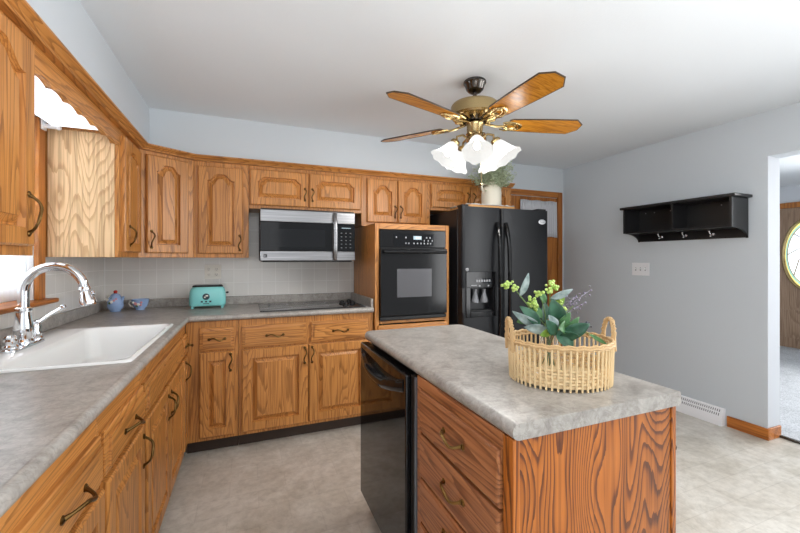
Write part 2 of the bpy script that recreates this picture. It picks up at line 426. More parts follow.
# window over the sink
wd = thing('window_1', (XL, 2.0, 1.05), '', ''); del wd['label']; del wd['category']; struct(wd)
c = MB(); c.box(XL, XL+.022, WY1-.004, WY1+.064, 1.079, 1.985).box(XL, XL+.022, WY0-.06, WY0+.004, 1.079, 1.985); c.build('casing', TRIMW, wd, .004)
box(XL, XL+.022, WY0-.06, WY1+.064, 1.985, 2.003).build('head_casing', TRIMH, wd)
box(XL-.10, XL+.062, WY0-.10, WY1+.105, 1.055, 1.078).build('sill', TRIMH, wd, .006)
c = MB(); c.box(XL-.10, XL, WY1-.006, WY1, 1.079, 1.985).box(XL-.10, XL, WY0, WY0+.006, 1.079, 1.985).box(XL-.10, XL, WY0+.006, WY1-.006, 1.979, 1.985); c.build('jamb', WHITEPL, wd)
f = MB()
a0, a1, b0, b1 = WY0+.008, WY1-.008, 1.08, 1.977
f.box(XL-.09, XL-.06, a0, a0+.05, b0, b1).box(XL-.09, XL-.06, a1-.05, a1, b0, b1).box(XL-.09, XL-.06, a0+.05, a1-.05, b0, b0+.05).box(XL-.09, XL-.06, a0+.05, a1-.05, b1-.05, b1).box(XL-.09, XL-.06, a0+.05, a1-.05, 1.5, 1.54)
f.build('sash', WHITEPL, wd, .003)
box(XL-.077, XL-.073, a0+.05, a1-.05, b0+.05, b1-.05).build('pane', GLASS, wd)
cu = pleats(a0+.005, a1-.005, XL-.022, 1.09, 1.955, .010, 17, SHEER, 'window_curtain', dirx=False, flare=.3)
tag(cu, 'white pleated sheer curtain in the window over the sink', 'curtain')

# ---------------------------------------------------------------- cabinets
def pull(parent, c, along, normal, L=.10, mat=None, name='handle', side=None, h=.026, r=.0042):
    c, a, n = Vector(c), Vector(along).normalized(), Vector(normal).normalized(); b = a.cross(n)
    pts = []; R = []
    for i in range(17):
        t = -1+i/8
        hh = h*(1-abs(t)**3.2)+.003
        wv = .009*sin(pi*t)
        pts.append(c+a*(t*L/2)+n*hh+b*wv); R.append(r*(1.15 if abs(t) < .5 else 1.0)+(.002 if abs(t) > .9 else 0))
    m = MB(); m.tube(pts, R, 8)
    for t in (-1, 1):
        q = c+a*(t*(L/2+.004))
        m.lathe([(.0095, 0), (.0095, .002), (.006, .0045)], q, n, 12)
    return m.build(name, mat or BRASSD, parent)

def panel_front(o, u, w_, h_, n, arch=0.0, flat=False, th=.024, stile=.055, rail=.055, plateau=.25, xb=.88, v=(0, 0, 1)):
    """door or drawer front: o = lower left corner at the back face, u = unit along width, n = outward normal"""
    o, u, v, n = Vector(o), Vector(u).normalized(), Vector(v), Vector(n).normalized()
    K = 24
    def P(x, y, d): return o+u*x+v*y+n*d
    def outer(i, d):
        xs = [i+(w_-2*i)*k/K for k in range(K+1)]
        return [P(i, i, d)]+[P(x, h_-i, d) for x in xs]+[P(w_-i, i, d)]
    def sm(t): t = max(0, min(1, t)); return t*t*(3-2*t)
    def opening(i, d):
        hw = w_/2-stile-i; l = []
        l.append(P(w_/2-hw, rail+i, d))
        for k in range(K+1):
            s_ = -1+2*k/K
            y = h_-rail-arch+arch*sm((xb-abs(s_))/(xb-plateau))-i
            l.append(P(w_/2+s_*hw, y, d))
        l.append(P(w_/2+hw, rail+i, d))
        return l
    m = MB()
    if flat == 'slab':
        m.loops([outer(0, 0), outer(0, th-.006), outer(.003, th-.002), outer(.007, th)])
    elif flat:
        m.loops([outer(0, 0), outer(0, th-.012), outer(.003, th-.009), outer(.020, th-.007), outer(.021, th), outer(.026, th)])
    else:
        m.loops([outer(0, 0), outer(0, th-.006), outer(.006, th), opening(0, th), opening(.002, th-.012), opening(.005, th-.019), opening(.011, th-.019), opening(.033, th-.005), opening(.035, th-.001), opening(.039, th-.001)])
    return m
def plate(m, o, u, w_, h_, n, th):  # simple board from o along u and z
    m.obox(o, Vector(u)*w_, Vector((0, 0, h_)), Vector(n)*th)

BX, BN = (1, 0, 0), (0, -1, 0)       # back run: width axis, outward normal
LX, LN = (0, 1, 0), (1, 0, 0)        # left run
UZ0, UZ1 = 1.291, 2.002
YU = 3.075                            # face of the back wall cabinets
XU = -.655                            # face of the left wall cabinets
def carcass(parent, x0, x1, y0, y1, z0, z1, mat=OAKZ, name='body'):
    return box(x0, x1, y0, y1, z0, z1).build(name, mat, parent, .0015)
def back_door(t, x0, x1, z0, z1, y, hx=None, hz=None, arch=.05, vert=True, plateau=.25, xb=.88, stile=.055, rail=.055, L=.1):
    d = panel_front((x0, y, z0), BX, x1-x0, z1-z0, BN, arch, stile=stile, rail=rail, plateau=plateau, xb=xb).build('door', OAKZ, t, smooth=25)
    if hx is not None: pull(d, (hx, y-.024, hz), (0, 0, 1) if vert else (1, 0, 0), BN, L)
    return d
def left_door(t, y0, y1, z0, z1, x, hy=None, hz=None, arch=0, L=.1, stile=.055):
    d = panel_front((x, y0, z0), LX, y1-y0, z1-z0, LN, arch, stile=stile).build('door', OAKZ, t, smooth=25)
    if hy is not None: pull(d, (x+.024, hy, hz), (0, 0, 1), LN, L)
    return d

# upper cabinets on the back wall
G = 'oak wall cabinets'
t = thing('upper_cabinet', (-.18, 3.2, UZ0), 'arched single-door oak wall cabinet above the turquoise toaster', 'cabinet', G)
carcass(t, -.362, .004, YU, YB-.007, UZ0, UZ1)
back_door(t, -.335, -.035, UZ0+.03, 1.955, YU, -.058, 1.40, arch=.045, stile=.06)
t = thing('upper_cabinet', (.44, 3.2, 1.665), 'short two-door oak wall cabinet above the steel microwave', 'cabinet', G)
carcass(t, .006, .884, YU, YB-.007, 1.665, UZ1)
back_door(t, .012, .442, 1.692, 1.962, YU, .418, 1.79, arch=.032, plateau=.72, xb=.95, L=.085)
back_door(t, .452, .874, 1.692, 1.962, YU, .476, 1.79, arch=.032, plateau=.72, xb=.95, L=.085)
t = thing('upper_cabinet', (1.21, 3.2, 1.56), 'two-door arched oak wall cabinet above the black wall oven', 'cabinet', G)
carcass(t, .886, 1.53, YU, YB-.007, 1.562, UZ1)
back_door(t, .932, 1.205, 1.595, 1.965, YU, 1.183, 1.69, arch=.045, stile=.05, L=.09)
back_door(t, 1.213, 1.492, 1.595, 1.965, YU, 1.236, 1.69, arch=.045, stile=.05, L=.09)
t = thing('upper_cabinet', (1.98, 3.2, 1.73), 'short two-door oak wall cabinet above the black refrigerator', 'cabinet', G)
carcass(t, 1.532, 2.43, YU, YB-.007, 1.725, UZ1)
back_door(t, 1.536, 1.942, 1.752, 1.965, YU, 1.915, 1.855, arch=.028, plateau=.72, xb=.95, stile=.05, rail=.05, L=.08)
back_door(t, 1.952, 2.40, 1.752, 1.965, YU, 1.98, 1.855, arch=.028, plateau=.72, xb=.95, stile=.05, rail=.05, L=.08)
# diagonal corner
DA, DB = Vector((XU, 2.882, 0)), Vector((-.364, YU, 0))
t = thing('upper_cabinet', (-.75, 3.2, UZ0), 'diagonal corner oak wall cabinet with a single arched door', 'cabinet', G)
poly = [(XL+.008, YB-.008), (XL+.008, DA.y), (DA.x, DA.y), (DB.x, DB.y), (DB.x, YB-.008)]
MB().prism(poly, UZ0, UZ1).build('body', OAKZ, t, .0015)
du = (DB-DA).normalized(); dn = Vector((du.y, -du.x, 0)); dl = (DB-DA).length
d = panel_front(DA+du*.040+dn*.001+Vector((0, 0, UZ0+.03)), du, dl-.085, 1.965-UZ0-.03, dn, .045, stile=.058, plateau=.3, xb=.92).build('door', OAKZ, t, smooth=25)
pull(d, DA+du*.066+dn*.025+Vector((0, 0, 1.41)), (0, 0, 1), dn, .1)
# left wall
t = thing('upper_cabinet', (-.8, 2.68, UZ0), 'narrow oak wall cabinet with pale bare side panel right of the sink window', 'cabinet', G)
carcass(t, XL+.008, XU, 2.489, 2.879, UZ0, UZ1)
sp = box(XL+.024, XU-.02, 2.482, 2.488, UZ0, 1.955).build('side_panel', OAKP, t)
sp['label'] = 'pale unstained oak side panel'
box(XL+.024, XU-.02, 2.476, 2.488, 1.957, 2.001).build('top_strip', OAKY, t, .002)
left_door(t, 2.515, 2.85, UZ0+.03, 1.965, XU, 2.60, 1.415, arch=.045)
t = thing('upper_cabinet', (-.8, 1.2, UZ0), 'oak wall cabinet nearest the viewer, left of the sink window', 'cabinet', G)
carcass(t, XL+.008, XU, .80, 1.598, UZ0, UZ1)
left_door(t, 1.155, 1.555, UZ0+.03, 1.965, XU, 1.515, 1.42, arch=.06, L=.115)
left_door(t, .83, 1.145, UZ0+.03, 1.965, XU, .87, 1.42, arch=.06)

# valance board between the two left cabinets
m = MB(); N = 66; top = []; bot = []
y0, y1 = 1.600, 2.487
for i in range(N+1):
    s_ = i/N; y = y0+(y1-y0)*s_
    z = 1.893+.017*abs(sin(pi*s_*6.5))**.7-.006*(abs(2*s_-1)**6)
    bot.append((y, z))
poly = bot+[(y1, 2.002), (y0, 2.002)]
L = [[(XU+.001-.022, a, b) for a, b in poly], [(XU+.001, a, b) for a, b in poly]]
m.loops(L)
o = m.build('valance_board', OAKY)
tag(o, 'scalloped oak valance board spanning above the sink window', 'valance')
# crown moulding following all the wall cabinets
prof = [(-.0205, 1.990), (.008, 1.990), (.012, 1.998), (.018, 2.000), (.026, 2.008), (.036, 2.013), (.040, 2.016), (.040, 2.024), (-.001, 2.024), (-.001, 2.0035), (-.0205, 2.0035)]
dq = DA+dn*.0225
path = [Vector((XU+.0215, .80, 0)), dq+du*((XU+.0215-dq.x)/du.x), dq+du*((YU-.0215-dq.y)/du.y), Vector((2.431, YU-.0215, 0))]
def sweep(m, path, prof, left=False, closed=False):
    n = len(path); L = []
    for i in range(n):
        d0 = (path[i]-path[i-1]).normalized() if i else (path[1]-path[0]).normalized()
        d1 = (path[(i+1) % n]-path[i]).normalized() if i < n-1 or closed else d0
        if i == 0 and closed: d0 = (path[0]-path[-1]).normalized()
        n0 = Vector((d0.y, -d0.x, 0)); n1 = Vector((d1.y, -d1.x, 0))
        if left: n0, n1 = -n0, -n1
        b = (n0+n1).normalized(); k = 1/max(.2, b.dot(n0))
        L.append([path[i]+b*(p*k)+Vector((0, 0, z)) for p, z in prof])
    m.loops(L, ring=closed)
m = MB(); sweep(m, path, prof); m.mi = [1 if i >= len(prof) else 0 for i in range(len(m.f))]
m.build('crown_moulding', [OAKY, OAKX], smooth=20)
tag(bpy.data.objects['crown_moulding'], 'continuous oak crown moulding along the tops of the wall cabinets', 'moulding')

# base cabinets, back run
YF = 2.755; DZ1 = .831; KZ = .095; BT = .874
G2 = 'oak base cabinets'
TOEK = plain('dark_toe_kick', (52, 38, 28), .6)  # dark vinyl base, its colour also holding the shade of the toe recess
def base_body(t, x0, x1, y0, y1, face, toe=.07):
    m = MB()
    if face == 'y': m.box(x0, x1, y0, y1, KZ, BT)
    else: m.box(x0, x1, y0, y1, KZ, BT)
    m.build('body', OAKZ if face == 'y' else OAKY, t, .0015)
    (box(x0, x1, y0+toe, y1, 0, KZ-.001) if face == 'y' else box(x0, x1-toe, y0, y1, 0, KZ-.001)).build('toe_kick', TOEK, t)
def back_drawer(t, x0, x1, z0, z1, y, L=.1):
    d = panel_front((x0, y, z0), BX, x1-x0, z1-z0, BN, flat=True).build('drawer', OAKX, t, smooth=25)
    pull(d, ((x0+x1)/2, y-.024, (z0+z1)/2), BX, BN, L); return d
t = thing('base_cabinet', (-.2, 3.05, 0), 'narrow single-door oak base cabinet in the corner below the turquoise toaster', 'cabinet', G2)
base_body(t, -.372, -.062, YF, 3.34, 'y')
back_drawer(t, -.292, -.085, .685, DZ1, YF, .085)
back_door(t, -.292, -.087, .121, .672, YF, -.108, .60, arch=0, stile=.05)
t = thing('base_cabinet', (.42, 3.05, 0), 'wide oak base cabinet with two drawers and two doors under the cooktop', 'cabinet', G2)
base_body(t, -.060, .885, YF, 3.34, 'y')
back_drawer(t, -.040, .384, .685, DZ1, YF)
back_drawer(t, .418, .842, .685, DZ1, YF)
back_door(t, -.040, .394, .121, .672, YF, .372, .60, arch=0, stile=.062, rail=.06)
back_door(t, .402, .842, .121, .672, YF, .424, .60, arch=0, stile=.062, rail=.06)
# left run
XF = -.375
def left_drawer(t, y0, y1, z0, z1, pullit=True, L=.11):
    d = panel_front((XF, y0, z0), LX, y1-y0, z1-z0, LN, flat=True).build('drawer', OAKY, t, smooth=25)
    if pullit: pull(d, (XF+.024, (y0+y1)/2, (z0+z1)/2), LX, LN, L, h=.03)
    return d
def left_unit(y0, y1, label, fronts):
    t = thing('base_cabinet', (-.65, (y0+y1)/2, 0), label, 'cabinet', G2)
    base_body(t, -.965, XF, y0, y1, 'x')
    fronts(t)
def fa(t): left_drawer(t, .83, 1.222, .685, .812); left_door(t, .83, 1.222, .121, .672, XF, .875, .60)
left_unit(.62, 1.235, 'oak base cabinet nearest the viewer under the left worktop', fa)
def fb(t): left_drawer(t, 1.250, 1.655, .685, .812); left_door(t, 1.250, 1.64, .121, .672, XF, 1.612, .585)
t = thing('base_cabinet', (-.65, 1.45, 0), 'oak base cabinet with one drawer, just before the white sink', 'cabinet', G2)
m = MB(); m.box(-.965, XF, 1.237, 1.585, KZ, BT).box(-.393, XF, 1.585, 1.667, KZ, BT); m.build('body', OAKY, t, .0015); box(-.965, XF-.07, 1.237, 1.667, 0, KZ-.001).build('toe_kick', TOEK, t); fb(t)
def fc(t):
    panel_front((XF, 1.680, .685), LX, .86, .127, LN, flat=True).build('false_drawer_front', OAKY, t, smooth=25)
    left_door(t, 1.680, 2.103, .121, .672, XF, 2.072, .575); left_door(t, 2.111, 2.535, .121, .672, XF, 2.142, .575)
def sink_body(y0, y1, t):   # open-topped so that the sink bowl hangs inside
    m = MB()
    m.box(-.965, -.393, y0, y0+.018, KZ, BT).box(-.965, -.393, y1-.018, y1, KZ, BT).box(-.965, -.393, y0+.018, y1-.018, KZ, KZ+.018).box(-.393, XF, y0, y1, KZ, BT)
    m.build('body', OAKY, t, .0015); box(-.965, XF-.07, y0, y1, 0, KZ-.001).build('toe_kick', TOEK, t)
t = thing('base_cabinet', (-.65, 2.1, 0), 'two-door oak sink base cabinet with a long false drawer front', 'cabinet', G2)
sink_body(1.669, 2.552, t); fc(t)
def fd(t): left_drawer(t, 2.572, 2.705, .685, .812, L=.07); left_door(t, 2.572, 2.705, .121, .672, XF, 2.60, .60, stile=.03)
left_unit(2.554, 2.752, 'very narrow oak base cabinet between the sink cabinet and the corner', fd)

# tall oven cabinet: a frame around the oven
OX0, OX1, OYF = .894, 1.531, 2.745
t = thing('oven_cabinet', (1.21, 3.0, 0), 'tall oak oven cabinet holding the black wall oven', 'cabinet')
for x0 in (OX0, OX1-.018): box(x0, x0+.018, OYF+.001, YB-.02, 0, 1.555).build('side_panel', OAKZ, t, .0015)
for x0, x1 in ((OX0, .925), (1.497, OX1)): box(x0, x1, OYF-.018, OYF, .09, 1.555).build('stile', OAKZ, t, .0015)
for z0, z1 in ((1.512, 1.555), (.785, .806), (.09, .13)): box(.926, 1.496, OYF-.018, OYF, z0, z1).build('rail', OAKX, t, .0015)
for z0, z1, dy in ((.786, .804, .001), (1.535, 1.553, .001), (0, .09, .06)): box(OX0+.02, OX1-.02, OYF+dy, YB-.02, z0, z1).build('shelf_board' if z0 else 'plinth', OAKX, t)
d = panel_front((.915, OYF-.018, .48), BX, .592, .295, BN, flat=True).build('drawer', OAKX, t, smooth=25); pull(d, (1.21, OYF-.042, .63), BX, BN)
d = panel_front((.915, OYF-.018, .12), BX, .592, .345, BN, flat=True).build('drawer', OAKX, t, smooth=25); pull(d, (1.21, OYF-.042, .29), BX, BN)

# wall oven
ov = thing('wall_oven', (1.21, 2.74, .81), 'black built-in wall oven with grey glass window in the tall oak cabinet', 'oven')
fy = OYF-.022
box(.93, 1.492, OYF-.015, 3.25, .81, 1.508).build('body', BLACKM, ov)
box(.927, 1.495, fy-.008, fy, 1.372, 1.508).build('control_panel', BLACKG, ov, .003)
kp = box(1.04, 1.395, fy-.011, fy-.008, 1.385, 1.478).build('key_panel', BLACKGLASS, ov, .001)
box(1.205, 1.275, fy-.013, fy-.011, 1.434, 1.462).build('display', DISPLAY, kp)
m = MB()
for x in (1.225, 1.24, 1.257): m.box(x, x+.008, fy-.0145, fy-.013, 1.440, 1.456)
m.build('display_digit', WHITEPL, kp)
for x, z, kw in [(x, 1.444, .011) for x in (1.055, 1.135, 1.315, 1.345)]+[(x, 1.398, .010) for x in (1.135, 1.16, 1.205, 1.235, 1.265, 1.295, 1.325, 1.35)]+[(x, 1.42, .008) for x in (1.295, 1.33, 1.365)]:
    box(x, x+kw, fy-.0125, fy-.011, z, z+.012).build('key', SILVERP, kp)
dd = MB()
dd.box(.927, 1.495, fy-.028, fy, .846, 1.362); dd = dd.build('oven_door', BLACKG, ov, .004)
box(1.06, 1.357, fy-.030, fy-.028, .985, 1.205).build('window', OVENWIN, dd, .001)
m = MB(); m.tube([(.945, fy-.055, 1.336), (1.477, fy-.055, 1.336)], .013, 10)
for x in (.965, 1.457): m.box(x-.012, x+.012, fy-.055, fy-.028, 1.326, 1.346)
m.build('handle', BLACKG, dd)
box(.927, 1.495, fy-.018, fy, .812, .838).build('vent_trim', BLACKM, ov, .003)

# microwave
mw = thing('microwave', (.44, 3.15, 1.262), 'stainless over-the-range microwave hanging below the oak cabinet', 'microwave')
box(.083, .798, 2.985, YB-.007, 1.268, 1.662).build('body', BLACKM, mw, .003)
my = 2.985
m = MB(); m.box(.081, .80, my-.028, my-.001, 1.560, 1.650); m.build('top_fascia', STEEL, mw, .004)
m = MB(); m.box(.081, .80, my-.028, my-.001, 1.268, 1.342); m.build('bottom_fascia', STEEL, mw, .004)
dg = box(.083, .612, my-.026, my-.001, 1.343, 1.559).build('door', BLACKGLASS, mw, .002)
box(.15, .56, my-.0275, my-.026, 1.372, 1.508).build('window', MWWIN, dg)
box(.655, .798, my-.026, my-.001, 1.343, 1.559).build('control_panel', BLACKGLASS, mw, .002)
cp = bpy.data.objects['control_panel.001']
for r in range(5):
    for q in range(3):
        box(.683+q*.036, .695+q*.036, my-.0272, my-.026, 1.368+r*.029, 1.374+r*.029).build('key', KEYP, cp)
box(.69, .765, my-.0272, my-.026, 1.524, 1.530).build('display', DISPLAY, cp)
m = MB(); pts = [(.634, my-.028-.03*(1-abs(2*i/12-1)**4), 1.275+.365*i/12) for i in range(13)]
m.tube(pts, .017, 10, flat=.55, up=(1, 0, 0)); m.build('handle', STEEL, mw)
lg = box(.105, .130, my-.0295, my-.028, 1.292, 1.317).build('logo_badge', BLACKM, mw)
m = MB(); y = my-.0305
m.obox((.110, y, 1.296), (.0035, 0, 0), (0, 0, .017), (0, .001, 0)); m.obox((.1135, y, 1.3035), (.003, 0, 0), (.008, 0, .0095), (0, .001, 0)); m.obox((.1135, y, 1.3055), (.003, 0, 0), (.009, 0, -.0095), (0, .001, 0))
m.build('logo_letter', STEEL, lg)
box(.10, .78, 2.99, 3.30, 1.258, 1.2675).build('underside_grille', BLACKM, mw)

# refrigerator
fr = thing('refrigerator', (2.02, 3.0, 0), 'black side-by-side refrigerator with ice dispenser beside the wall oven', 'refrigerator')
fy = 2.6
box(1.58, 2.46, fy+.075, 3.33, .02, 1.69).build('body', BLACKF, fr, .006)
DX = 1.957
def fridge_door(x0, x1):
    m = MB(); z0, z1 = .10, 1.705
    poly = []
    for (cx, s_) in ((x0, 1), (x1, -1)):
        arc = [(cx+s_*(.022-.022*cos(a)), fy+.022-.022*sin(a)) for a in [pi/2*k/5 for k in range(6)]]
        poly += arc if s_ == 1 else arc[::-1]
    poly += [(x1, fy+.068), (x0, fy+.068)]
    return m, poly, z0, z1
m, poly, z0, z1 = fridge_door(DX+.004, 2.459); m.prism(poly, z0, z1); rd = m.build('door', BLACKF, fr)
m, poly, z0, z1 = fridge_door(1.581, DX-.004)
dx0, dx1, dz0, dz1 = 1.652, 1.873, .855, 1.048
m.prism(poly, z0, dz0).prism(poly, dz1, z1).box(1.581, dx0, fy+.0005, fy+.068, dz0, dz1).box(dx1, DX-.004, fy+.0005, fy+.068, dz0, dz1).box(dx0, dx1, fy+.060, fy+.068, dz0, dz1)
ld = m.build('door', BLACKF, fr)
# dispenser
ds = MB(); a0, a1, b0, b1 = 1.613, 1.908, .812, 1.178
ds.box(a0, a1, fy-.008, fy-.0005, dz1+.005, b1).box(a0, dx0, fy-.008, fy-.0005, b0, dz1+.005).box(dx1, a1, fy-.008, fy-.0005, b0, dz1+.005).box(dx0, dx1, fy-.012, fy-.0005, b0, dz0)
ds = ds.build('dispenser', BLACKG, ld, .002)
box(1.695, 1.85, fy-.0095, fy-.008, 1.085, 1.125).build('button_strip', BLACKGLASS, ds)
m = MB()
for k in range(6): m.box(1.703+k*.024, 1.718+k*.024, fy-.012, fy-.0095, 1.096, 1.114)
m.build('button', SILVERP, ds)
m = MB(); m.box(1.66, 1.71, fy-.009, fy-.008, 1.066, 1.072); m.box(1.73, 1.745, fy-.009, fy-.008, 1.058, 1.07); m.box(1.815, 1.83, fy-.009, fy-.008, 1.058, 1.07); m.build('legend', SILVERP, ds)
for cx in (1.72, 1.805):
    m = MB(); m.lathe([(.012, .09), (.022, .05), (.033, .01), (.03, 0)], (cx, fy+.03, .925), (0, 0, 1), 14); m.lathe([(.014, 0), (.014, .02)], (cx, fy+.03, 1.014), (0, 0, 1), 12)
    m.build('paddle', plain('dispenser_grey_plastic', (120, 122, 126), .3), ds)
box(dx0+.005, dx1-.005, fy+.004, fy+.058, dz0+.001, dz0+.010).build('drip_tray', BLACKM, ds)
MB().lathe([(.014, 0), (.014, .004), (.010, .006)], (1.625, fy-.0005, 1.196), (0, -1, 0), 16).build('lock_button', SILVERP, ld)
for dobj, cx in ((ld, 1.905), (rd, 2.0)):
    m = MB(); pts = []
    for k in range(25):
        tt = -1+k/12; pts.append((cx+(.006 if cx < DX else -.006)*tt*tt, fy-.006-.05*(1-tt**4), 1.06+.52*tt))
    m.tube(pts, [.0165 if .1 < k/24 < .9 else .019 for k in range(25)], 10, up=(1, 0, 0)); m.build('handle', BLACKG, dobj)
m = MB(); m.lathe([(.03, 0), (.03, .003), (.026, .005)], (0, 0, 0), (0, -1, 0), 24)
for v in m.v: v.x = v.x*1.3+2.385; v.z = v.z*.72+1.605; v.y += fy-.0005
bd = m.build('badge', BADGE, rd)
m = MB(); m.tube([(2.385+.03*cos(a), fy-.006, 1.607+.013*sin(a)) for a in [pi*(.15+.9*k/12) for k in range(13)]], .0012, 6)
for k in range(8): m.box(2.362+k*.006, 2.3645+k*.006, fy-.0062, fy-.0052, 1.599, 1.599+(.010 if k in (0, 3, 6) else .007))
m.build('badge_print', plain('badge_print_grey', (110, 112, 118), .4), bd)
m = MB(); m.box(1.59, 1.65, fy+.02, fy+.10, 1.7055, 1.722); m.build('hinge_cover', BLACKM, fr, .004)
m = MB(); m.box(2.36, 2.45, fy+.02, fy+.10, 1.7055, 1.722); m.build('hinge_cover', BLACKM, fr, .004)
box(1.59, 2.45, fy+.03, fy+.074, .02, .095).build('kick_grille', BLACKM, fr)

# board, cloth and crock on the fridge
o = box(1.69, 2.165, 2.655, 2.98, 1.692, 1.735)
o = MB().box(1.70, 2.165, 2.69, 3.0, 1.692, 1.737).build('wooden_board', oak('light_board_wood', (226, 172, 104), (214, 156, 88), (176, 120, 62), 0, dens=6), bevel=.003)
tag(o, 'light wooden board lying flat on top of the black refrigerator', 'board')
m = MB(); N = 60; L = []
cx, cy, hx, hy = 1.93, 2.845, .243, .162
def sq(i, k, z):
    a = 2*pi*i/N; x, y = rect_pt(a, hx*k, hy*k); return (cx+x, cy+y, z)
L.append([sq(i, .2, 1.7395) for i in range(N)]); L.append([sq(i, .97, 1.7395) for i in range(N)])
L.append([sq(i, 1.0, 1.737+.012*abs(sin(i*1.3))) for i in range(N)])
m.loops(L, cap1=False); o = m.build('lace_cloth', LACE, smooth=0); sd = o.modifiers.new('thick', 'SOLIDIFY'); sd.thickness = .002; sd.offset = 1
tag(o, 'speckled pale lace cloth under the cream crock on the fridge', 'cloth')
jg = thing('stoneware_jug', (2.0, 2.80, 1.7425), 'cream stoneware jug with a small loop handle on top of the fridge', 'jug')
jx, jy, jz = 2.0, 2.80, 1.7425
MB().lathe([(.078, 0), (.086, .006), (.087, .12), (.082, .155), (.068, .178), (.060, .186), (.062, .205), (.066, .212), (.056, .212), (.050, .19), (.072, .15), (.076, .01)], (jx, jy, jz), seg=28, cap0=True, cap1=True).build('body', STONEW, jg)
m = MB(); m.tube([(jx-.064, jy-.01, jz+.196), (jx-.098, jy-.015, jz+.194), (jx-.114, jy-.017, jz+.17), (jx-.106, jy-.016, jz+.142), (jx-.090, jy-.01, jz+.13)], .009, 8); m.build('handle', STONEW, jg)
gp = thing('greenery', (jx, jy, jz+.19), 'bunch of fine pale green foliage standing in the cream jug', 'plant')
random.seed(3)
ms = MB(); ml = MB()
for k in range(84):
    a = random.uniform(0, 2*pi); r = random.uniform(.03, .29); zt = jz+.21+random.uniform(.0, .24)*(1-.9*(r/.26)**2*.5)
    e = Vector((jx+.03+r*cos(a)*.9, jy-.02+r*sin(a)*.62, min(zt, H-.04)))
    b = Vector((jx+.02*cos(a), jy+.02*sin(a), jz+.10)); mid = b.lerp(e, .5)+Vector((0, 0, .05))
    pts = []
    for q in range(7):
        s_ = q/6; pts.append(b*(1-s_)**2+mid*2*s_*(1-s_)+e*s_*s_)
    ms.tube(pts, .0014, 4)
    for q in range(44):
        s_ = random.uniform(.5, 1.0); p = b*(1-s_)**2+mid*2*s_*(1-s_)+e*s_*s_
        p = p+Vector((random.gauss(0, .016), random.gauss(0, .016), random.gauss(0, .016)))
        if p.z > H-.03: continue
        d = Vector((random.gauss(0, 1), random.gauss(0, 1), random.gauss(.3, .8))).normalized()*random.uniform(.014, .030); s2 = d.orthogonal().normalized()*d.length*.3; up = d.cross(s2).normalized()*.0006
        ml.loops([[p, p+d*.5+s2, p+d, p+d*.5-s2], [p+up, p+d*.5+s2+up, p+d+up, p+d*.5-s2+up]])
ms.build('stem', LAIRY, gp)
o = ml.build('foliage', LAIRY, gp, smooth=0)

# ---------------------------------------------------------------- worktops
YC, XC, CT, CB = 2.7247, -.3476, .914, .876
def bull(r=.019, n=8): return [(-.02, CB)]+[(-r+r*sin(pi*k/n), (CT+CB)/2-r*cos(pi*k/n)) for k in range(n+1)]+[(-.02, CT)]
ct = thing('countertop', (-.3, 3.0, CB), 'L-shaped grey stone-look worktop running along both walls', 'countertop')
XI, YI = XC-.019, YC+.019
SX0, SX1, SY0, SY1 = -.905, -.395, 1.605, 2.415   # sink cut-out
m = MB()
m.box(XL+.007, XI, .1, SY0, CB, CT).box(XL+.007, XI, SY1, YB-.007, CB, CT).box(XL+.007, SX0, SY0, SY1, CB, CT).box(SX1, XI, SY0, SY1, CB, CT).box(XI, .885, YI, YB-.007, CB, CT)
m.build('slab', LAM, ct, smooth=20)
m = MB(); sweep(m, [Vector((XC, .1, 0)), Vector((XC, YC, 0)), Vector((.885, YC, 0))], [(min(p, 0), z) for p, z in bull()]); m.build('rounded_edge', LAM, ct, smooth=40)
m = MB(); m.box(XL+.007, XL+.027, .1, YB-.007, CT, .979).box(XL+.027, .885, YB-.027, YB-.007, CT, .979).box(.865, .885, YC+.02, YB-.027, CT, .979)
m.build('backsplash', LAM, ct, .003)

# sink
sk = thing('kitchen_sink', (-.65, 2.01, CT), 'white enamel drop-in kitchen sink under the window', 'sink')
def rrect(x0, x1, y0, y1, r, z, n=6):
    P = []
    for cx, cy, a0 in ((x1-r, y0+r, -pi/2), (x1-r, y1-r, 0), (x0+r, y1-r, pi/2), (x0+r, y0+r, pi)):
        for k in range(n+1):
            a = a0+pi/2*k/n; P.append((cx+r*cos(a), cy+r*sin(a), z))
    return P
m = MB()
ox0, ox1, oy0, oy1 = -.918, -.384, 1.592, 2.428
ix0, ix1, iy0, iy1 = -.775, -.400, 1.608, 2.410
R = [rrect(ox0, ox1, oy0, oy1, .02, CT+.001), rrect(ox0+.002, ox1-.002, oy0+.002, oy1-.002, .02, CT+.007), rrect(ox0+.008, ox1-.008, oy0+.008, oy1-.008, .02, CT+.010),
     rrect(ix0, ix1, iy0, iy1, .05, CT+.009), rrect(ix0+.006, ix1-.006, iy0+.006, iy1-.006, .05, CT+.004), rrect(ix0+.012, ix1-.012, iy0+.012, iy1-.012, .055, CT-.02),
     rrect(ix0+.022, ix1-.022, iy0+.022, iy1-.022, .06, CT-.13), rrect(ix0+.035, ix1-.035, iy0+.035, iy1-.035, .06, CT-.155), rrect(ix0+.07, ix1-.07, iy0+.07, iy1-.07, .06, CT-.165),
     ]
m.loops(R, cap0=False)
m.build('basin', SINKW, sk, smooth=50)
MB().lathe([(.04, 0), (.04, .003), (.03, .004), (.012, .001)], (-.6, 2.0, CT-.1645), seg=20).build('drain', CHROME, sk)

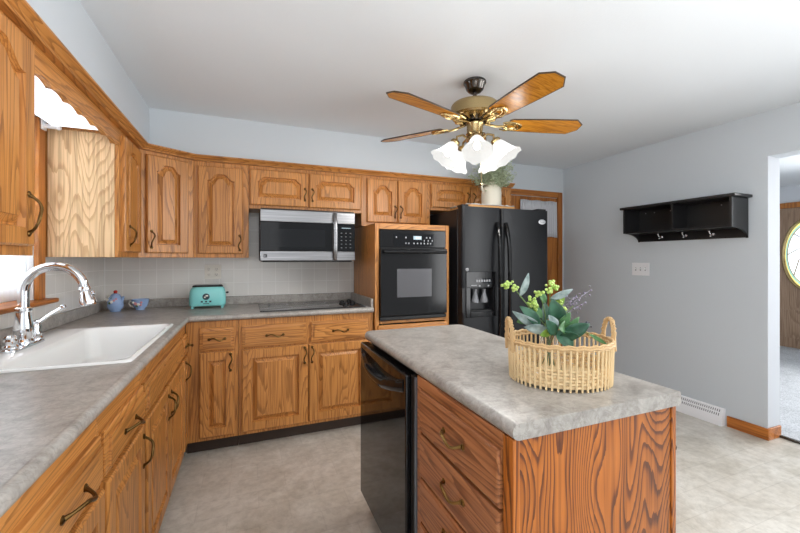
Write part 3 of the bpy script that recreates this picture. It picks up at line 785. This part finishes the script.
# faucet
SZ = CT+.0105
fx, fyy = -.848, 1.995
ft = thing('faucet', (fx, fyy, SZ), 'chrome gooseneck kitchen faucet with side lever on the white sink', 'faucet')
m = MB(); m.loops([rrect(fx-.028, fx+.028, fyy-.125, fyy+.125, .027, SZ), rrect(fx-.028, fx+.028, fyy-.125, fyy+.125, .027, SZ+.008), rrect(fx-.022, fx+.022, fyy-.118, fyy+.118, .022, SZ+.013)]); m.build('base_plate', CHROME, ft, smooth=40)
MB().lathe([(.032, .013), (.034, .022), (.029, .032), (.031, .05), (.030, .09), (.024, .125), (.022, .140), (.027, .146), (.027, .156), (.021, .160)], (fx, fyy, SZ), seg=24).build('body', CHROME, ft)
pts = [(fx, fyy, SZ+.155), (fx, fyy, SZ+.20)]
cxx, czz, r = fx+.100, SZ+.225, .100
for k in range(15):
    a = pi-(pi*.97)*k/14; pts.append((cxx+r*cos(a), fyy, czz+r*sin(a)))
m = MB(); m.tube(pts, [.019]*5+[.018]*12, 14); m.build('spout', CHROME, ft)
e = Vector(pts[-1]); d = (Vector(pts[-1])-Vector(pts[-2])).normalized()
MB().lathe([(.019, -.004), (.021, 0), (.021, .012), (.018, .016), (.020, .03), (.027, .052), (.029, .072), (.026, .078)], e, d, 20).build('spray_head', CHROME, ft)
m = MB(); b = e+d*.035; m.ball((b.x+.022, b.y, b.z+.006), .012, sc=(.8, 1, 1.2)); m.build('spray_button', CHROME, ft)
m = MB(); lv = Vector((fx, fyy+.092, SZ+.010)); m.lathe([(.026, 0), (.027, .008), (.021, .016), (.023, .03), (.019, .04), (.021, .056), (.017, .07), (.010, .078)], lv, seg=20)
m.build('lever_base', CHROME, ft)
q = lv+Vector((0, 0, .066)); m = MB(); m.tube([q, q+Vector((.02, .012, .018)), q+Vector((.045, .025, .04)), q+Vector((.075, .04, .062))], [.010, .008, .0075, .009], 10); m.ball(q+Vector((.079, .042, .065)), .0125); m.build('lever', CHROME, ft)
m = MB(); m.lathe([(.025, 0), (.026, .008), (.020, .016), (.022, .03), (.018, .038), (.020, .045), (.012, .052)], (fx, fyy-.092, SZ+.010), seg=20); m.build('cap_post', CHROME, ft)

# cooktop
ck = thing('cooktop', (.47, 3.0, CT), 'flat black glass electric cooktop set in the back worktop', 'cooktop')
cg = plain('grey_black_ceramic_glass', (48, 48, 50), .08)
m = MB(); m.loops([rrect(.075, .835, 2.765, 3.235, .012, CT+.0005), rrect(.075, .835, 2.765, 3.235, .012, CT+.006), rrect(.078, .832, 2.768, 3.232, .012, CT+.008)]); m.build('glass_top', cg, ck)
for (x, y, r) in ((.22, 2.90, .09), (.22, 3.12, .075), (.50, 2.90, .075), (.50, 3.12, .09)):
    m = MB(); m.lathe([(r, 0), (r, .0004), (r-.004, .0004), (r-.004, 0)], (x, y, CT+.008), seg=36, cap0=False, cap1=False); m.build('burner_ring', SILVERP, ck)
for k, (x, y) in enumerate(((.70, 2.87), (.77, 2.93), (.70, 2.99), (.77, 3.05))):
    m = MB(); m.lathe([(.024, 0), (.024, .006), (.019, .008), (.017, .022), (.013, .024)], (x, y, CT+.0082), seg=18); m.box(x-.004, x+.004, y-.018, y+.018, CT+.03, CT+.036); m.build('knob', BLACKM, ck)

# island
IX0, IX1, IY0, IY1 = .5404, 1.112, .678, 1.8453
it = thing('island_worktop', (.82, 1.26, CB), 'grey stone-look worktop on the kitchen island', 'countertop')
r = .019; P = []
for k in range(9): P.append((IX0+r-r*sin(pi*k/8), (CT+CB)/2-r*cos(pi*k/8)))
P2 = []
for k in range(9): P2.append((IX1-.006+.006*sin(pi*k/8), (CT+CB)/2+r*cos(pi*k/8)))
pr = P+P2
m = MB(); L = []
for y, ins in ((IY0, .0), (IY1-.03, 0), (IY1-.012, .006), (IY1, .022)):
    cx = (IX0+IX1)/2; L.append([(cx+(x-cx)*(1-ins/.28), y, z) for x, z in pr])
m.loops(L); m.build('slab', LAM, it, smooth=40)
ic = thing('island_cabinet', (.82, 1.2, 0), 'kitchen island base with orange oak end panel and drawers', 'cabinet')
AX0, AX1 = .562, 1.098
m = MB(); m.box(AX0, AX1, .722, 1.20, .10, .8755).box(AX0+.07, AX1, .722, 1.20, 0, .10).box(1.052, AX1, 1.20, 1.84, 0, .8755).box(AX0+.03, 1.052, 1.822, 1.84, 0, .8755); m.build('body', OAKIZ, ic, .0015)
ep = box(AX0+.006, AX1-.016, .688, .7215, 0, .8755).build('end_panel', OAKE, ic); ep['label'] = 'orange oak end panel with bold arched grain'
box(AX0-.014, AX0+.005, .686, .7225, .0, .8755).build('corner_stile', OAKE, ic, .002); box(AX1-.015, AX1+.002, .684, .7225, .0, .8755).build('corner_stile', OAKE, ic, .002)
m = MB(); m.box(AX0-.014, AX0-.001, .724, 1.20, .838, .8755).box(AX0-.014, AX0-.001, 1.168, 1.20, .10, .837); m.build('face_frame', OAKIY, ic, .001)
ii = 0
for z0, z1 in ((.698, .836), (.548, .686), (.398, .536), (.125, .386)):
    d = panel_front((AX0-.001, 1.164, z0), (0, -1, 0), .437, z1-z0, (-1, 0, 0), flat='slab').build('drawer', OAKIY, ic, smooth=25)
    pull(d, (AX0-.025, .935, (z0+z1)/2+.005), (0, -1, 0), (-1, 0, 0), .10, mat=BRASS, h=.024)
m = MB(); m.lathe([(.010, 0), (.007, .012), (.007, .024), (.012, .028), (.013, .040), (.010, .044)], (AX1+.0022, .72, .738), (1, 0, 0), 14); m.build('knob', BLACKM, ic)

# dishwasher
dw = thing('dishwasher', (.8, 1.52, 0), 'black dishwasher built into the island beside the drawers', 'dishwasher')
box(.575, 1.04, 1.225, 1.815, .02, .865).build('body', BLACKM, dw)
m = MB(); m.box(.530, .574, 1.262, 1.858, .10, .858); dwd = m.build('door', plain('mirror_black_enamel', (14, 14, 16), .05, Specular_IOR_Level=.5), dw, .006)
m = MB(); m.box(.548, .574, 1.222, 1.258, .02, .862); m.build('side_trim', BLACKM, dw, .002)
m = MB(); m.box(.546, .560, 1.2035, 1.2195, .0, .862); m.build('filler_strip', GALV, dw)
m = MB(); L = []
for k in range(21):
    s_ = k/20; y = 1.285+.545*s_; dp = .034*(1-abs(2*s_-1)**3); zc = .815-.045*(1-(2*s_-1)**2)
    L.append([(.5295, y, zc+.022), (.5295-dp*.8-.002, y, zc+.018), (.5295-dp-.003, y, zc), (.5295-dp*.8-.002, y, zc-.020), (.5295, y, zc-.026)])
m.loops(L); m.build('handle', BLACKG, dwd, smooth=60)
box(.60, .62, 1.262, 1.81, .0, .095).build('kick_plate', BLACKM, dw)

# ---------------------------------------------------------------- things on the worktops
# toaster
tx, ty, tz = -.282, 3.19, CT+.001
to = thing('toaster', (tx, ty, tz), 'small turquoise retro two-slot toaster on the back worktop', 'toaster')
def sup(hx, hy, z, e=4.0, n=40):
    P = []
    for i in range(n):
        a = 2*pi*i/n; c_, s_ = cos(a), sin(a)
        P.append((tx+hx*math.copysign(abs(c_)**(2/e), c_), ty+hy*math.copysign(abs(s_)**(2/e), s_), z))
    return P
m = MB(); L = []
for z, hx, hy in ((.016, .108, .060), (.018, .118, .068), (.03, .124, .074), (.08, .124, .075), (.12, .120, .073), (.145, .112, .067), (.158, .100, .058)): L.append(sup(hx, hy, tz+z))
m.loops(L); m.build('body', TEAL, to, smooth=50)
m = MB(); L = [sup(.104, .056, tz+.1585, 5), sup(.10, .052, tz+.168, 5), sup(.09, .045, tz+.171, 5)]; m.loops(L); tp = m.build('top_plate', BLACKM, to, smooth=40)
m = MB()
for dy in (-.02, .02): m.box(tx-.075, tx+.075, ty+dy-.012, ty+dy+.012, tz+.1712, tz+.173)
m.build('slot', STEEL, tp)
for sx in (-.10, .10):
    for sy in (-.045, .045): MB().lathe([(.010, 0), (.009, .017)], (tx+sx, ty+sy, tz), seg=10).build('foot', TEAL, to)
m = MB(); m.box(tx+.1245, tx+.142, ty-.018, ty+.018, tz+.105, tz+.117); m.build('lever', BLACKM, to, .003)
em = MB(); em.lathe([(.024, 0), (.024, .002), (.02, .003)], (tx-.006, ty-.0745, tz+.088), (0, -1, 0), 20)
for k, dx in enumerate((-.028, 0, .028)): em.box(tx-.006+dx-.007, tx-.006+dx+.007, ty-.0765, ty-.0742, tz+.046, tz+.058)
em.box(tx-.026, tx+.014, ty-.0762, ty-.0738, tz+.034, tz+.039)
eb = em.build('emblem', TEALD, to)
m = MB(); m.ball((tx-.001, ty-.078, tz+.094), .008, sc=(1.2, .2, .7)); m.ball((tx-.014, ty-.078, tz+.084), .006, sc=(1, .2, 1)); m.build('emblem_spot', CERW, eb)

# teapot and cup
px, py = -.858, 3.180
tpo = thing('teapot', (px, py, CT), 'small blue floral teapot with red knob in the worktop corner', 'teapot')
MB().lathe([(.028, .001), (.032, .004), (.030, .010), (.042, .022), (.048, .038), (.048, .050), (.045, .051), (.046, .054), (.046, .075), (.042, .092), (.034, .104), (.028, .112), (.026, .114)], (px, py, CT), seg=28).build('body', BLUEC, tpo)
ld2 = MB().lathe([(.028, .1145), (.024, .121), (.012, .127), (.008, .128)], (px, py, CT), seg=24).build('lid', BLUEC, tpo)
m = MB(); m.ball((px, py, CT+.138), .0125); m.build('knob', REDC, ld2)
R_ = Vector((.9277, -.3733, 0)); F_ = Vector((-.3733, -.9277, 0))
def pt(c, r, u, f=0): return Vector(c)+R_*r+Vector((0, 0, u))+F_*f
m = MB(); m.tube([pt((px, py, CT), -.038, .106), pt((px, py, CT), -.055, .110), pt((px, py, CT), -.064, .092), pt((px, py, CT), -.056, .075), pt((px, py, CT), -.044, .060)], .006, 8); m.build('handle', CERW, tpo)
m = MB(); m.tube([pt((px, py, CT), .038, .070), pt((px, py, CT), .050, .088), pt((px, py, CT), .056, .106)], [.012, .008, .007], 10); m.build('spout', BLUEC, tpo)
def flowers(parent, c, items):
    for r, u, f, s_, mat in items:
        m = MB(); m.ball(pt(c, r, u, f), s_, sc=(1, .6, 1), seg=8); m.build('flower' if mat is not GRNC else 'flower_leaf', mat, parent)
flowers(tpo, (px, py, CT), [(.006, .072, .043, .011, CERW), (.018, .080, .038, .009, PINKC), (-.006, .064, .044, .009, GRNC), (.026, .09, .030, .008, PINKC), (.0, .094, .036, .007, GRNC), (-.020, .084, .036, .008, CERW)])
cxp, cyp = -.722, 3.225
cu2 = thing('teacup', (cxp, cyp, CT), 'blue floral teacup standing right of the small teapot', 'cup')
MB().lathe([(.026, .001), (.029, .003), (.027, .010), (.042, .028), (.050, .052), (.054, .076), (.055, .078), (.051, .078), (.045, .050), (.034, .026), (.01, .014)], (cxp, cyp, CT), seg=28).build('body', [BLUEC], cu2)
m = MB(); m.tube([pt((cxp, cyp, CT), -.056, .064), pt((cxp, cyp, CT), -.078, .062), pt((cxp, cyp, CT), -.084, .045), pt((cxp, cyp, CT), -.070, .028), pt((cxp, cyp, CT), -.045, .022)], .0055, 8); m.build('handle', CERW, cu2)
flowers(cu2, (cxp, cyp, CT), [(.0, .050, .048, .012, PINKC), (.016, .046, .044, .010, CERW), (.026, .040, .036, .009, PINKC), (.004, .034, .042, .009, GRNC), (-.014, .058, .050, .009, CERW), (.034, .058, .040, .008, PINKC)])

# outlet on the tile
ot = thing('electrical_outlet', (-.262, YB-.006, 1.12), 'ivory double outlet on the tiled backsplash above the toaster', 'outlet')
yy = YB-.006
box(-.322, -.202, yy-.006, yy-.0005, 1.122, 1.236).build('cover_plate', IVORY, ot, .002)
for x in (-.290, -.234):
    for z in (1.158, 1.200):
        rc = MB().lathe([(.016, 0), (.016, .002), (.014, .003)], (x, yy-.006, z), (0, -1, 0), 16).build('receptacle', IVORY, ot)
        m = MB(); m.box(x-.007, x-.005, yy-.0096, yy-.009, z-.003, z+.007).box(x+.005, x+.007, yy-.0096, yy-.009, z-.003, z+.007).box(x-.002, x+.002, yy-.0096, yy-.009, z-.010, z-.006); m.build('slot', DARKS, rc)

# curtain bracket by the window
cb = thing('curtain_rod_bracket', (-.95, 2.44, 1.94), 'white curtain rod bracket at the top of the window casing', 'bracket')
box(XL+.0225, XL+.034, 2.412, 2.452, 1.93, 1.985).build('plate', WHITEPL, cb, .003)
m = MB(); m.lathe([(.012, 0), (.012, .045), (.016, .05), (.014, .062)], (XL+.034, 2.432, 1.952), (1, 0, 0), 14); m.build('post', WHITEPL, cb)

sl = thing('light_box', (-.80, 2.05, 1.95), 'white lit light box under the soffit behind the scalloped valance', 'light')
box(-.93, -.70, 1.66, 2.43, 1.965, 2.0035).build('housing', WHITEPL, sl, .003)
box(-.92, -.71, 1.67, 2.42, 1.953, 1.9645).build('diffuser', emit('lit_diffuser', (240, 246, 255), .8), sl, .002)
# ---------------------------------------------------------------- right wall
sh = thing('coat_shelf', (3.3, 2.0, 1.44), 'black wall-mounted cubby shelf with coat hooks', 'shelf')
sx = 3.205
YA, YZ = 1.615, 2.458
box(sx-.014, XR-.001, YA-.025, YZ+.025, 1.731, 1.752).build('top_board', SHELFB, sh, .003)
side = [(XR-.001, 1.730), (sx, 1.730), (sx, 1.515)]+[(sx+.01+.19*sin(a), 1.512-.075*(1-cos(a))) for a in [pi/2*k/8 for k in range(9)]]+[(XR-.001, 1.437)]
for y in (YA, YZ-.016): MB().prism(side, y, y+.016, fn=lambda a, b, c: (a, c, b)).build('side_panel', SHELFB, sh, .001)
box(sx+.004, XR-.012, YA+.0165, YZ-.0165, 1.512, 1.528).build('shelf_board', SHELFB, sh, .001)
box(sx+.006, XR-.012, 2.024, 2.038, 1.5285, 1.7300).build('divider', SHELFB, sh)
box(XR-.011, XR-.001, YA+.0165, YZ-.0165, 1.44, 1.7300).build('back_panel', SHELFB, sh)
for y in (1.838, 2.036, 2.236):
    m = MB(); x = XR-.0115; m.lathe([(.012, 0), (.012, .003), (.008, .005)], (x, y, 1.478), (-1, 0, 0), 12)
    m.tube([(x-.004, y, 1.482), (x-.03, y, 1.478), (x-.045, y, 1.490), (x-.05, y, 1.500)], .0045, 8); m.ball((x-.05, y, 1.502), .008)
    m.tube([(x-.004, y, 1.472), (x-.018, y, 1.460), (x-.03, y, 1.462)], .004, 8); m.ball((x-.032, y, 1.464), .007)
    m.build('coat_hook', CHROME, sh)
m = MB()
for y in (1.78, 2.16, 2.30, 2.38): m.lathe([(.005, 0), (.005, .001)], (XR-.0115, y, 1.70), (-1, 0, 0), 10)
m.build('screw', SILVERP, sh)
sw = thing('light_switch', (XR, 2.44, 1.13), 'white triple toggle light switch plate below the black shelf', 'switch')
box(XR-.006, XR-.0005, 2.352, 2.518, 1.128, 1.246).build('cover_plate', WHITEPL, sw, .002)
for y in (2.389, 2.435, 2.481):
    sl = box(XR-.0065, XR-.006, y-.006, y+.006, 1.172, 1.202).build('toggle_slot', plain('switch_slot_grey', (140, 140, 142), .5), sw)
    MB().obox((XR-.018, y-.004, 1.190), (.012, 0, -.006), (0, .008, 0), (0, 0, .009)).build('toggle', WHITEPL, sl)
rg = thing('baseboard_register', (XR, 2.1, 0), 'white louvred baseboard heat register on the right wall', 'heater')
prof = [(XR-.001, 0), (XR-.058, 0), (XR-.058, .055), (XR-.022, .128), (XR-.001, .128)]
MB().prism(prof, 1.757, 2.62, fn=lambda a, b, c: (a, c, b)).build('housing', WHITEPL, rg, .002)
m = MB(); u = Vector((.036, 0, .073)).normalized(); nn = Vector((-u.z, 0, u.x))
for row in (.022, .052):
    for k in range(56):
        y = 1.78+k*.0145; o = Vector((XR-.058, y, .055))+u*row+nn*.0003; m.obox(o, u*.018, Vector((0, .005, 0)), nn*.0008)
m.build('louvre', plain('louvre_shadow_grey', (96, 98, 104), .6), rg)

# ---------------------------------------------------------------- ceiling fan
FX, FY = 1.24, 1.90
fan = thing('ceiling_fan', (FX, FY, H), 'brass ceiling fan with wooden blades and five lit glass shades', 'ceiling fan')
MB().lathe([(.063, H), (.066, H-.004), (.066, H-.014), (.058, H-.024), (.050, H-.05), (.036, H-.064), (.022, H-.068)], (FX, FY, 0), seg=28).build('canopy', PEWTER, fan)
MB().lathe([(.011, H-.0685), (.011, 2.19)], (FX, FY, 0), seg=14).build('downrod', PEWTER, fan)
MB().lathe([(.03, 2.196), (.10, 2.194), (.132, 2.188), (.140, 2.176), (.140, 2.122), (.132, 2.112), (.10, 2.106), (.07, 2.103)], (FX, FY, 0), seg=48).build('motor_housing', FANBR, fan)
MB().lathe([(.066, 2.1025), (.066, 2.086), (.052, 2.084)], (FX, FY, 0), seg=28).build('flywheel', PEWTER, fan)
BRB = plain('bright_brass', (206, 178, 122), .22, 1)
for k in range(16):
    a = 2*pi*(k+.5)/16; m = MB(); m.tube([(FX+r*cos(a), FY+r*sin(a), z) for r, z in ((.072, 2.094), (.092, 2.099), (.112, 2.104), (.126, 2.109))], [.006, .008, .009, .007], 8); m.build('ring_ornament', BRB, fan)
sw_ = MB().lathe([(.046, 2.0835), (.052, 2.076), (.047, 2.066), (.047, 2.022), (.052, 2.016), (.045, 2.008)], (FX, FY, 0), seg=28).build('switch_housing', FANBR, fan)
MB().lathe([(.036, 2.0075), (.04, 1.998), (.04, 1.972), (.03, 1.958), (.016, 1.946), (.010, 1.933), (.005, 1.928)], (FX, FY, 0), seg=24).build('light_fitter', FANBR, fan)
ZB = 2.074
EDGE = plain('dark_blade_edge', (60, 44, 28), .4)
def blade(a):
    ca, sa = cos(a), sin(a); pitch = radians(-12)
    def P(r, s_, z=0):  # r along, s across
        y, zz = s_*cos(pitch)-z*sin(pitch), s_*sin(pitch)+z*cos(pitch)
        return (FX+ca*r-sa*y, FY+sa*r+ca*y, ZB+zz)
    out = []
    r0, r1 = .20, .645
    side = [(r0, .050), (r0+.02, .058), (.45, .069), (.595, .072), (r1, .028)]
    outl = [(r, s_) for r, s_ in side]+[(r, -s_) for r, s_ in side[::-1]]
    m = MB(); m.loops([[P(r, s_, 0) for r, s_ in outl], [P(r, s_, .007) for r, s_ in outl]])
    # local frame for the grain: build in blade space and rotate
    b = m.build('blade', [FANW], fan, .002)
    tip = MB(); L = []
    tip.tube([P(r, s_*1.005, .0035) for r, s_ in outl], .0045, 6, closed=True); tip.build('blade_edge', EDGE, b)
    br = MB()
    br.tube([P(.06, 0, .004), P(.10, 0, -.002), P(.14, 0, -.008), P(.18, 0, -.006)], .011, 8, flat=.6)
    def loop(cx, rx, ry, cy=0, ph=0): return [P(cx+rx*cos(t_), cy+ry*sin(t_), -.007) for t_ in [2*pi*i/20 for i in range(20)]]
    br.tube(loop(.225, .055, .034), .0055, 6, closed=True); br.tube(loop(.215, .036, .018), .0045, 6, closed=True)
    br.tube([P(.16, -.03, -.006), P(.19, -.045, -.006), P(.235, -.038, -.006), P(.275, 0, -.006), P(.235, .038, -.006), P(.19, .045, -.006), P(.16, .03, -.006)], .005, 6)
    br.build('blade_bracket', BRB, b)
for k in range(5): blade(radians(-17+72*k))
LP = []
for k in range(5):
    a = radians(-119+72*k); ca, sa = cos(a), sin(a)
    dirv = Vector((ca*sin(radians(35)), sa*sin(radians(35)), -cos(radians(35))))
    arm = MB(); p0 = Vector((FX+.035*ca, FY+.035*sa, 1.985)); neck = Vector((FX+.122*ca, FY+.122*sa, 1.958))
    arm.tube([p0, p0+Vector((ca*.04, sa*.04, .022)), p0+Vector((ca*.075, sa*.075, .01)), neck-dirv*.02, neck], .007, 8)
    arm.lathe([(.012, -.02), (.026, -.012), (.03, 0), (.027, .008)], neck, dirv, 16)
    arm.build('light_arm', FANBR, fan)
    def scal(i, th, r, h):
        if i >= 6 and i <= 8: return r+.006*abs(sin(4*th))*(1 if i == 7 else .7), h-.008*abs(cos(4*th))
        return r, h
    s_ = MB(); s_.lathe([(.024, .0085), (.030, .014), (.038, .03), (.046, .055), (.056, .082), (.066, .104), (.074, .118), (.080, .128), (.078, .128), (.070, .117), (.052, .08), (.040, .05), (.030, .025), (.022, .012)], neck, dirv, 40, mod=scal, cap0=False, cap1=False)
    so_ = s_.build('glass_shade', SHADEG, fan, smooth=60)
    bc = neck+dirv*.06
    bl = MB(); bl.lathe([(.008, .0), (.010, .02), (.018, .045), (.020, .06), (.012, .078), (.004, .082)], neck+dirv*.012, dirv, 14); bl.build('bulb', BULB, so_)
    pl = bpy.data.lights.new('bulb_light', 'POINT'); pl.energy = 6; pl.color = (1, .97, .93); pl.shadow_soft_size = .03
    po = bpy.data.objects.new('bulb_light', pl); COL.objects.link(po); po.location = neck+dirv*.105
m = MB(); m.tube([(FX+.01, FY-.047, 2.05), (FX+.01, FY-.052, 2.0), (FX+.01, FY-.053, 1.72)], .0022, 6); m.ball((FX+.01, FY-.053, 1.712), .007); m.build('pull_chain', FANBR, fan)

# ---------------------------------------------------------------- basket, vase and bouquet on the island
BXc, BYc, BZ = .886, .893, CT+.001
ba, bb_ = .148, .134
def B(r, f, u): return Vector((BXc, BYc, BZ))+R_*r+F_*f+Vector((0, 0, u))
def ell(a, ka, kb, u): return B(ba*ka*cos(a), bb_*kb*sin(a), u)
bk = thing('rattan_basket', (BXc, BYc, BZ), 'oval open rattan basket tray with two loop handles on the island', 'basket')
NR = 58
for k in range(NR):
    a = 2*pi*k/NR
    m = MB(); m.tube([ell(a, .985, .985, 0), ell(a, 1, 1, .06), ell(a, 1.01, 1.01, .122)], .0034, 6); m.build('rod', RATTAN, bk)
m = MB()
for u, kk in ((.118, 1.035), (.112, 1.0), (.124, 1.005)):
    m.tube([ell(2*pi*i/96, kk, kk, u+.0018*sin(i*1.7)) for i in range(96)], .0036, 6, closed=True)
m.build('rim', RATTANB, bk)
m = MB()
for q in range(6):
    m.tube([ell(2*pi*i/162, .955+.018*(1 if (i//3+q) % 2 else -1)*.8, .955+.018*(1 if (i//3+q) % 2 else -1)*.8, .012+q*.0088) for i in range(162)], .0040, 5, closed=True)
m.build('woven_band', RATTAN, bk)
m = MB(); m.loops([[ell(2*pi*i/48, .95, .95, .006) for i in range(48)], [ell(2*pi*i/48, .95, .95, .011) for i in range(48)]]); m.build('base', RATTAN, bk)
for s_ in (-1, 1):
    m = MB(); pts = []
    for k in range(25):
        t_ = -1+k/12; pts.append(B(s_*(ba+.003+.004*(1-t_*t_)), .034*t_*(1.0 if abs(t_) > .5 else 1.0)*(1-.12*t_**8), .088+.094*math.sqrt(max(0, 1-abs(t_)**2.6))))
    for ph in (0, 2.1, 4.2):
        m.tube([p+Vector((0, 0, .0035*sin(k*1.5+ph)))+F_*(.0035*cos(k*1.5+ph))+R_*(.003*cos(k*1.5+ph)) for k, p in enumerate(pts)], .0042, 6)
    m.build('handle', RATTANB, bk)
VX, VY = -.030, .0
vs = thing('glass_vase', B(VX, VY, .0115), 'clear glass vase holding leafy stems inside the rattan basket', 'vase')
MB().lathe([(.036, .0), (.038, .004), (.036, .03), (.030, .07), (.026, .10), (.030, .125), (.028, .125), (.024, .10), (.028, .07), (.033, .03), (.033, .008)], B(VX, VY, .0115), seg=24).build('body', GLASS, vs)
bq = thing('eucalyptus_bouquet', B(VX, VY, .03), 'leafy green bouquet with lime berries and mauve sprigs in the vase', 'plant')
PX = 1.16/377.29
def Q(px, py, f=0.0):  # bouquet-local placement: right, up, toward
    k = 1-f/1.16
    return B((px-558)*PX*k, f, CAM_H-(py-259.28)*PX*k-BZ)
def leaf(b, t, wid, mat, curl=.12, tiltv=0.0, droop=0.0):
    b, t = Vector(b), Vector(t); d = t-b; Ln = d.length; d.normalize()
    s = d.cross(F_).normalized(); n_ = s.cross(d).normalized()
    s2 = (s*cos(tiltv)+n_*sin(tiltv)); n2 = s2.cross(d).normalized()
    m = MB(); L = []; K = 9
    for i in range(K+1):
        u = i/K; ww = wid*.5*(sin(pi*min(.985, max(.03, u**.85)))**.8); c_ = b+d*(Ln*u)+n2*(-curl*Ln*(u-.5)**2*2+curl*Ln*.5)-Vector((0, 0, droop*u*u))
        L.append([c_-s2*ww+n2*ww*.25, c_-s2*ww*.5+n2*ww*.05, c_, c_+s2*ww*.5+n2*ww*.05, c_+s2*ww+n2*ww*.25])
    m.loops(L, closed=False, cap0=False, cap1=False)
    o = m.build('leaf', mat, bq, smooth=0)
    for p in o.data.polygons: p.use_smooth = True
    sd = o.modifiers.new('thick', 'SOLIDIFY'); sd.thickness = .0008
    return o
PXm = PX
LV = [((553, 324, .03), (544, 299, .05), 17, LDARK, .2), ((548, 331, .05), (561, 349, .075), 15, LDARK, .2), ((555, 335, .04), (580, 324, .06), 14, LDARK, .15),
      ((545, 331, .05), (527, 335, .08), 8.5, LLIME, -.1), ((536, 326, .02), (507, 311, .03), 9, LSILV, .25), ((519, 296, 0), (526, 273, .01), 8, LSILV, .1),
      ((535, 326, .03), (516, 306, .02), 11, LDARK, .2), ((543, 331, .04), (516, 327, .05), 10, LSILV, -.1), ((549, 299, .0), (569, 289, .02), 7.5, LSILV, .1),
      ((546, 303, -.01), (537, 291, 0), 8, LMID, .1), ((556, 308, -.01), (563, 295, 0), 8, LLIME, .1), ((551, 328, .04), (562, 312, .05), 10, LMID, .1),
      ((548, 331, .05), (539, 315, .06), 11, LSILV, .1), ((558, 333, .03), (574, 317, .03), 9, LMID, .1), ((546, 335, .06), (534, 320, .075), 11, LDARK, .1),
      ((560, 330, .0), (570, 310, -.03), 10, LMID, .1), ((541, 318, 0), (531, 303, -.02), 9, LMID, .1), ((556, 326, .05), (545, 328, .085), 12, LMID, .2),
      ((550, 336, .06), (566, 336, .085), 11, LDARK, -.1), ((585, 334, .02), (604, 345, .02), 4, LMID, .05), ((546, 322, -.03), (552, 302, -.06), 11, LDARK, .1), ((533, 318, -.02), (521, 322, -.04), 9, LMID, .1)]
for (b, t, wp, mat, cu_) in LV: leaf(Q(*b), Q(*t), wp*PXm, mat, cu_, tiltv=random.uniform(-.35, .35))
def stem(pts, r=.0016, mat=STEMG, name='stem'):
    P = [Vector(p) for p in pts]; out = []
    for i in range(len(P)-1):
        for k in range(5): out.append(P[i].lerp(P[i+1], k/5))
    out.append(P[-1]); m = MB(); m.tube(out, r, 6); return m.build(name, mat, bq)
root = B(VX, VY, .04); neckp = B(VX, VY, .132)
for e in (Q(519, 296, 0), Q(513, 288, 0), Q(538, 300, .02), Q(549, 288, 0), Q(560, 302, -.01), Q(551, 325, .03), Q(536, 325, .02), Q(560, 328, .02), Q(572, 306, 0), Q(586, 333, .02)):
    j = Vector((random.uniform(-.014, .014), random.uniform(-.014, .014), 0))
    stem([root+j*1.2, neckp-j*.8, neckp.lerp(e, .5)+Vector((0, 0, .006)), e], .0016)
def cluster(cs, r, mat, name):
    m = MB()
    for (x, y, f) in cs: m.ball(Q(x, y, f), r*random.uniform(.8, 1.2), seg=8)
    return m.build(name, mat, bq)
def spread(x, y, n, s, f=0): return [(x+random.gauss(0, s), y+random.gauss(0, s), f+random.gauss(0, .006)) for _ in range(n)]
for (x, y, n) in ((504, 286, 8), (508, 282, 7), (514, 288, 8), (533, 301, 14), (537, 294, 12), (531, 306, 8), (551, 284, 10), (555, 288, 9), (548, 290, 7), (558, 303, 10), (562, 309, 8), (534, 310, 6)):
    cluster(spread(x, y, n, 1.6, .0), .0048, LBERRY, 'berry_cluster')
for (x0, y0, x1, y1) in ((562, 316, 592, 290), (564, 312, 578, 296), (563, 320, 586, 303), (560, 308, 571, 291)):
    stem([Q(x0, y0, -.02), Q((x0+x1)/2, (y0+y1)/2-2, -.02), Q(x1, y1, -.02)], .0009, LPURP, 'mauve_stem')
    cs = []
    for k in range(16):
        s_ = .25+.75*k/15; cs.append((x0+(x1-x0)*s_+random.gauss(0, 2), y0+(y1-y0)*s_+random.gauss(0, 2), -.02+random.gauss(0, .005)))
    cluster(cs, .0026, LPURP, 'mauve_sprig')
stem([Q(566, 326, 0), Q(590, 327, 0)], .0009, LDKB, 'berry_stem'); cluster(spread(586, 326, 9, 2.2), .003, LDKB, 'dark_berries')
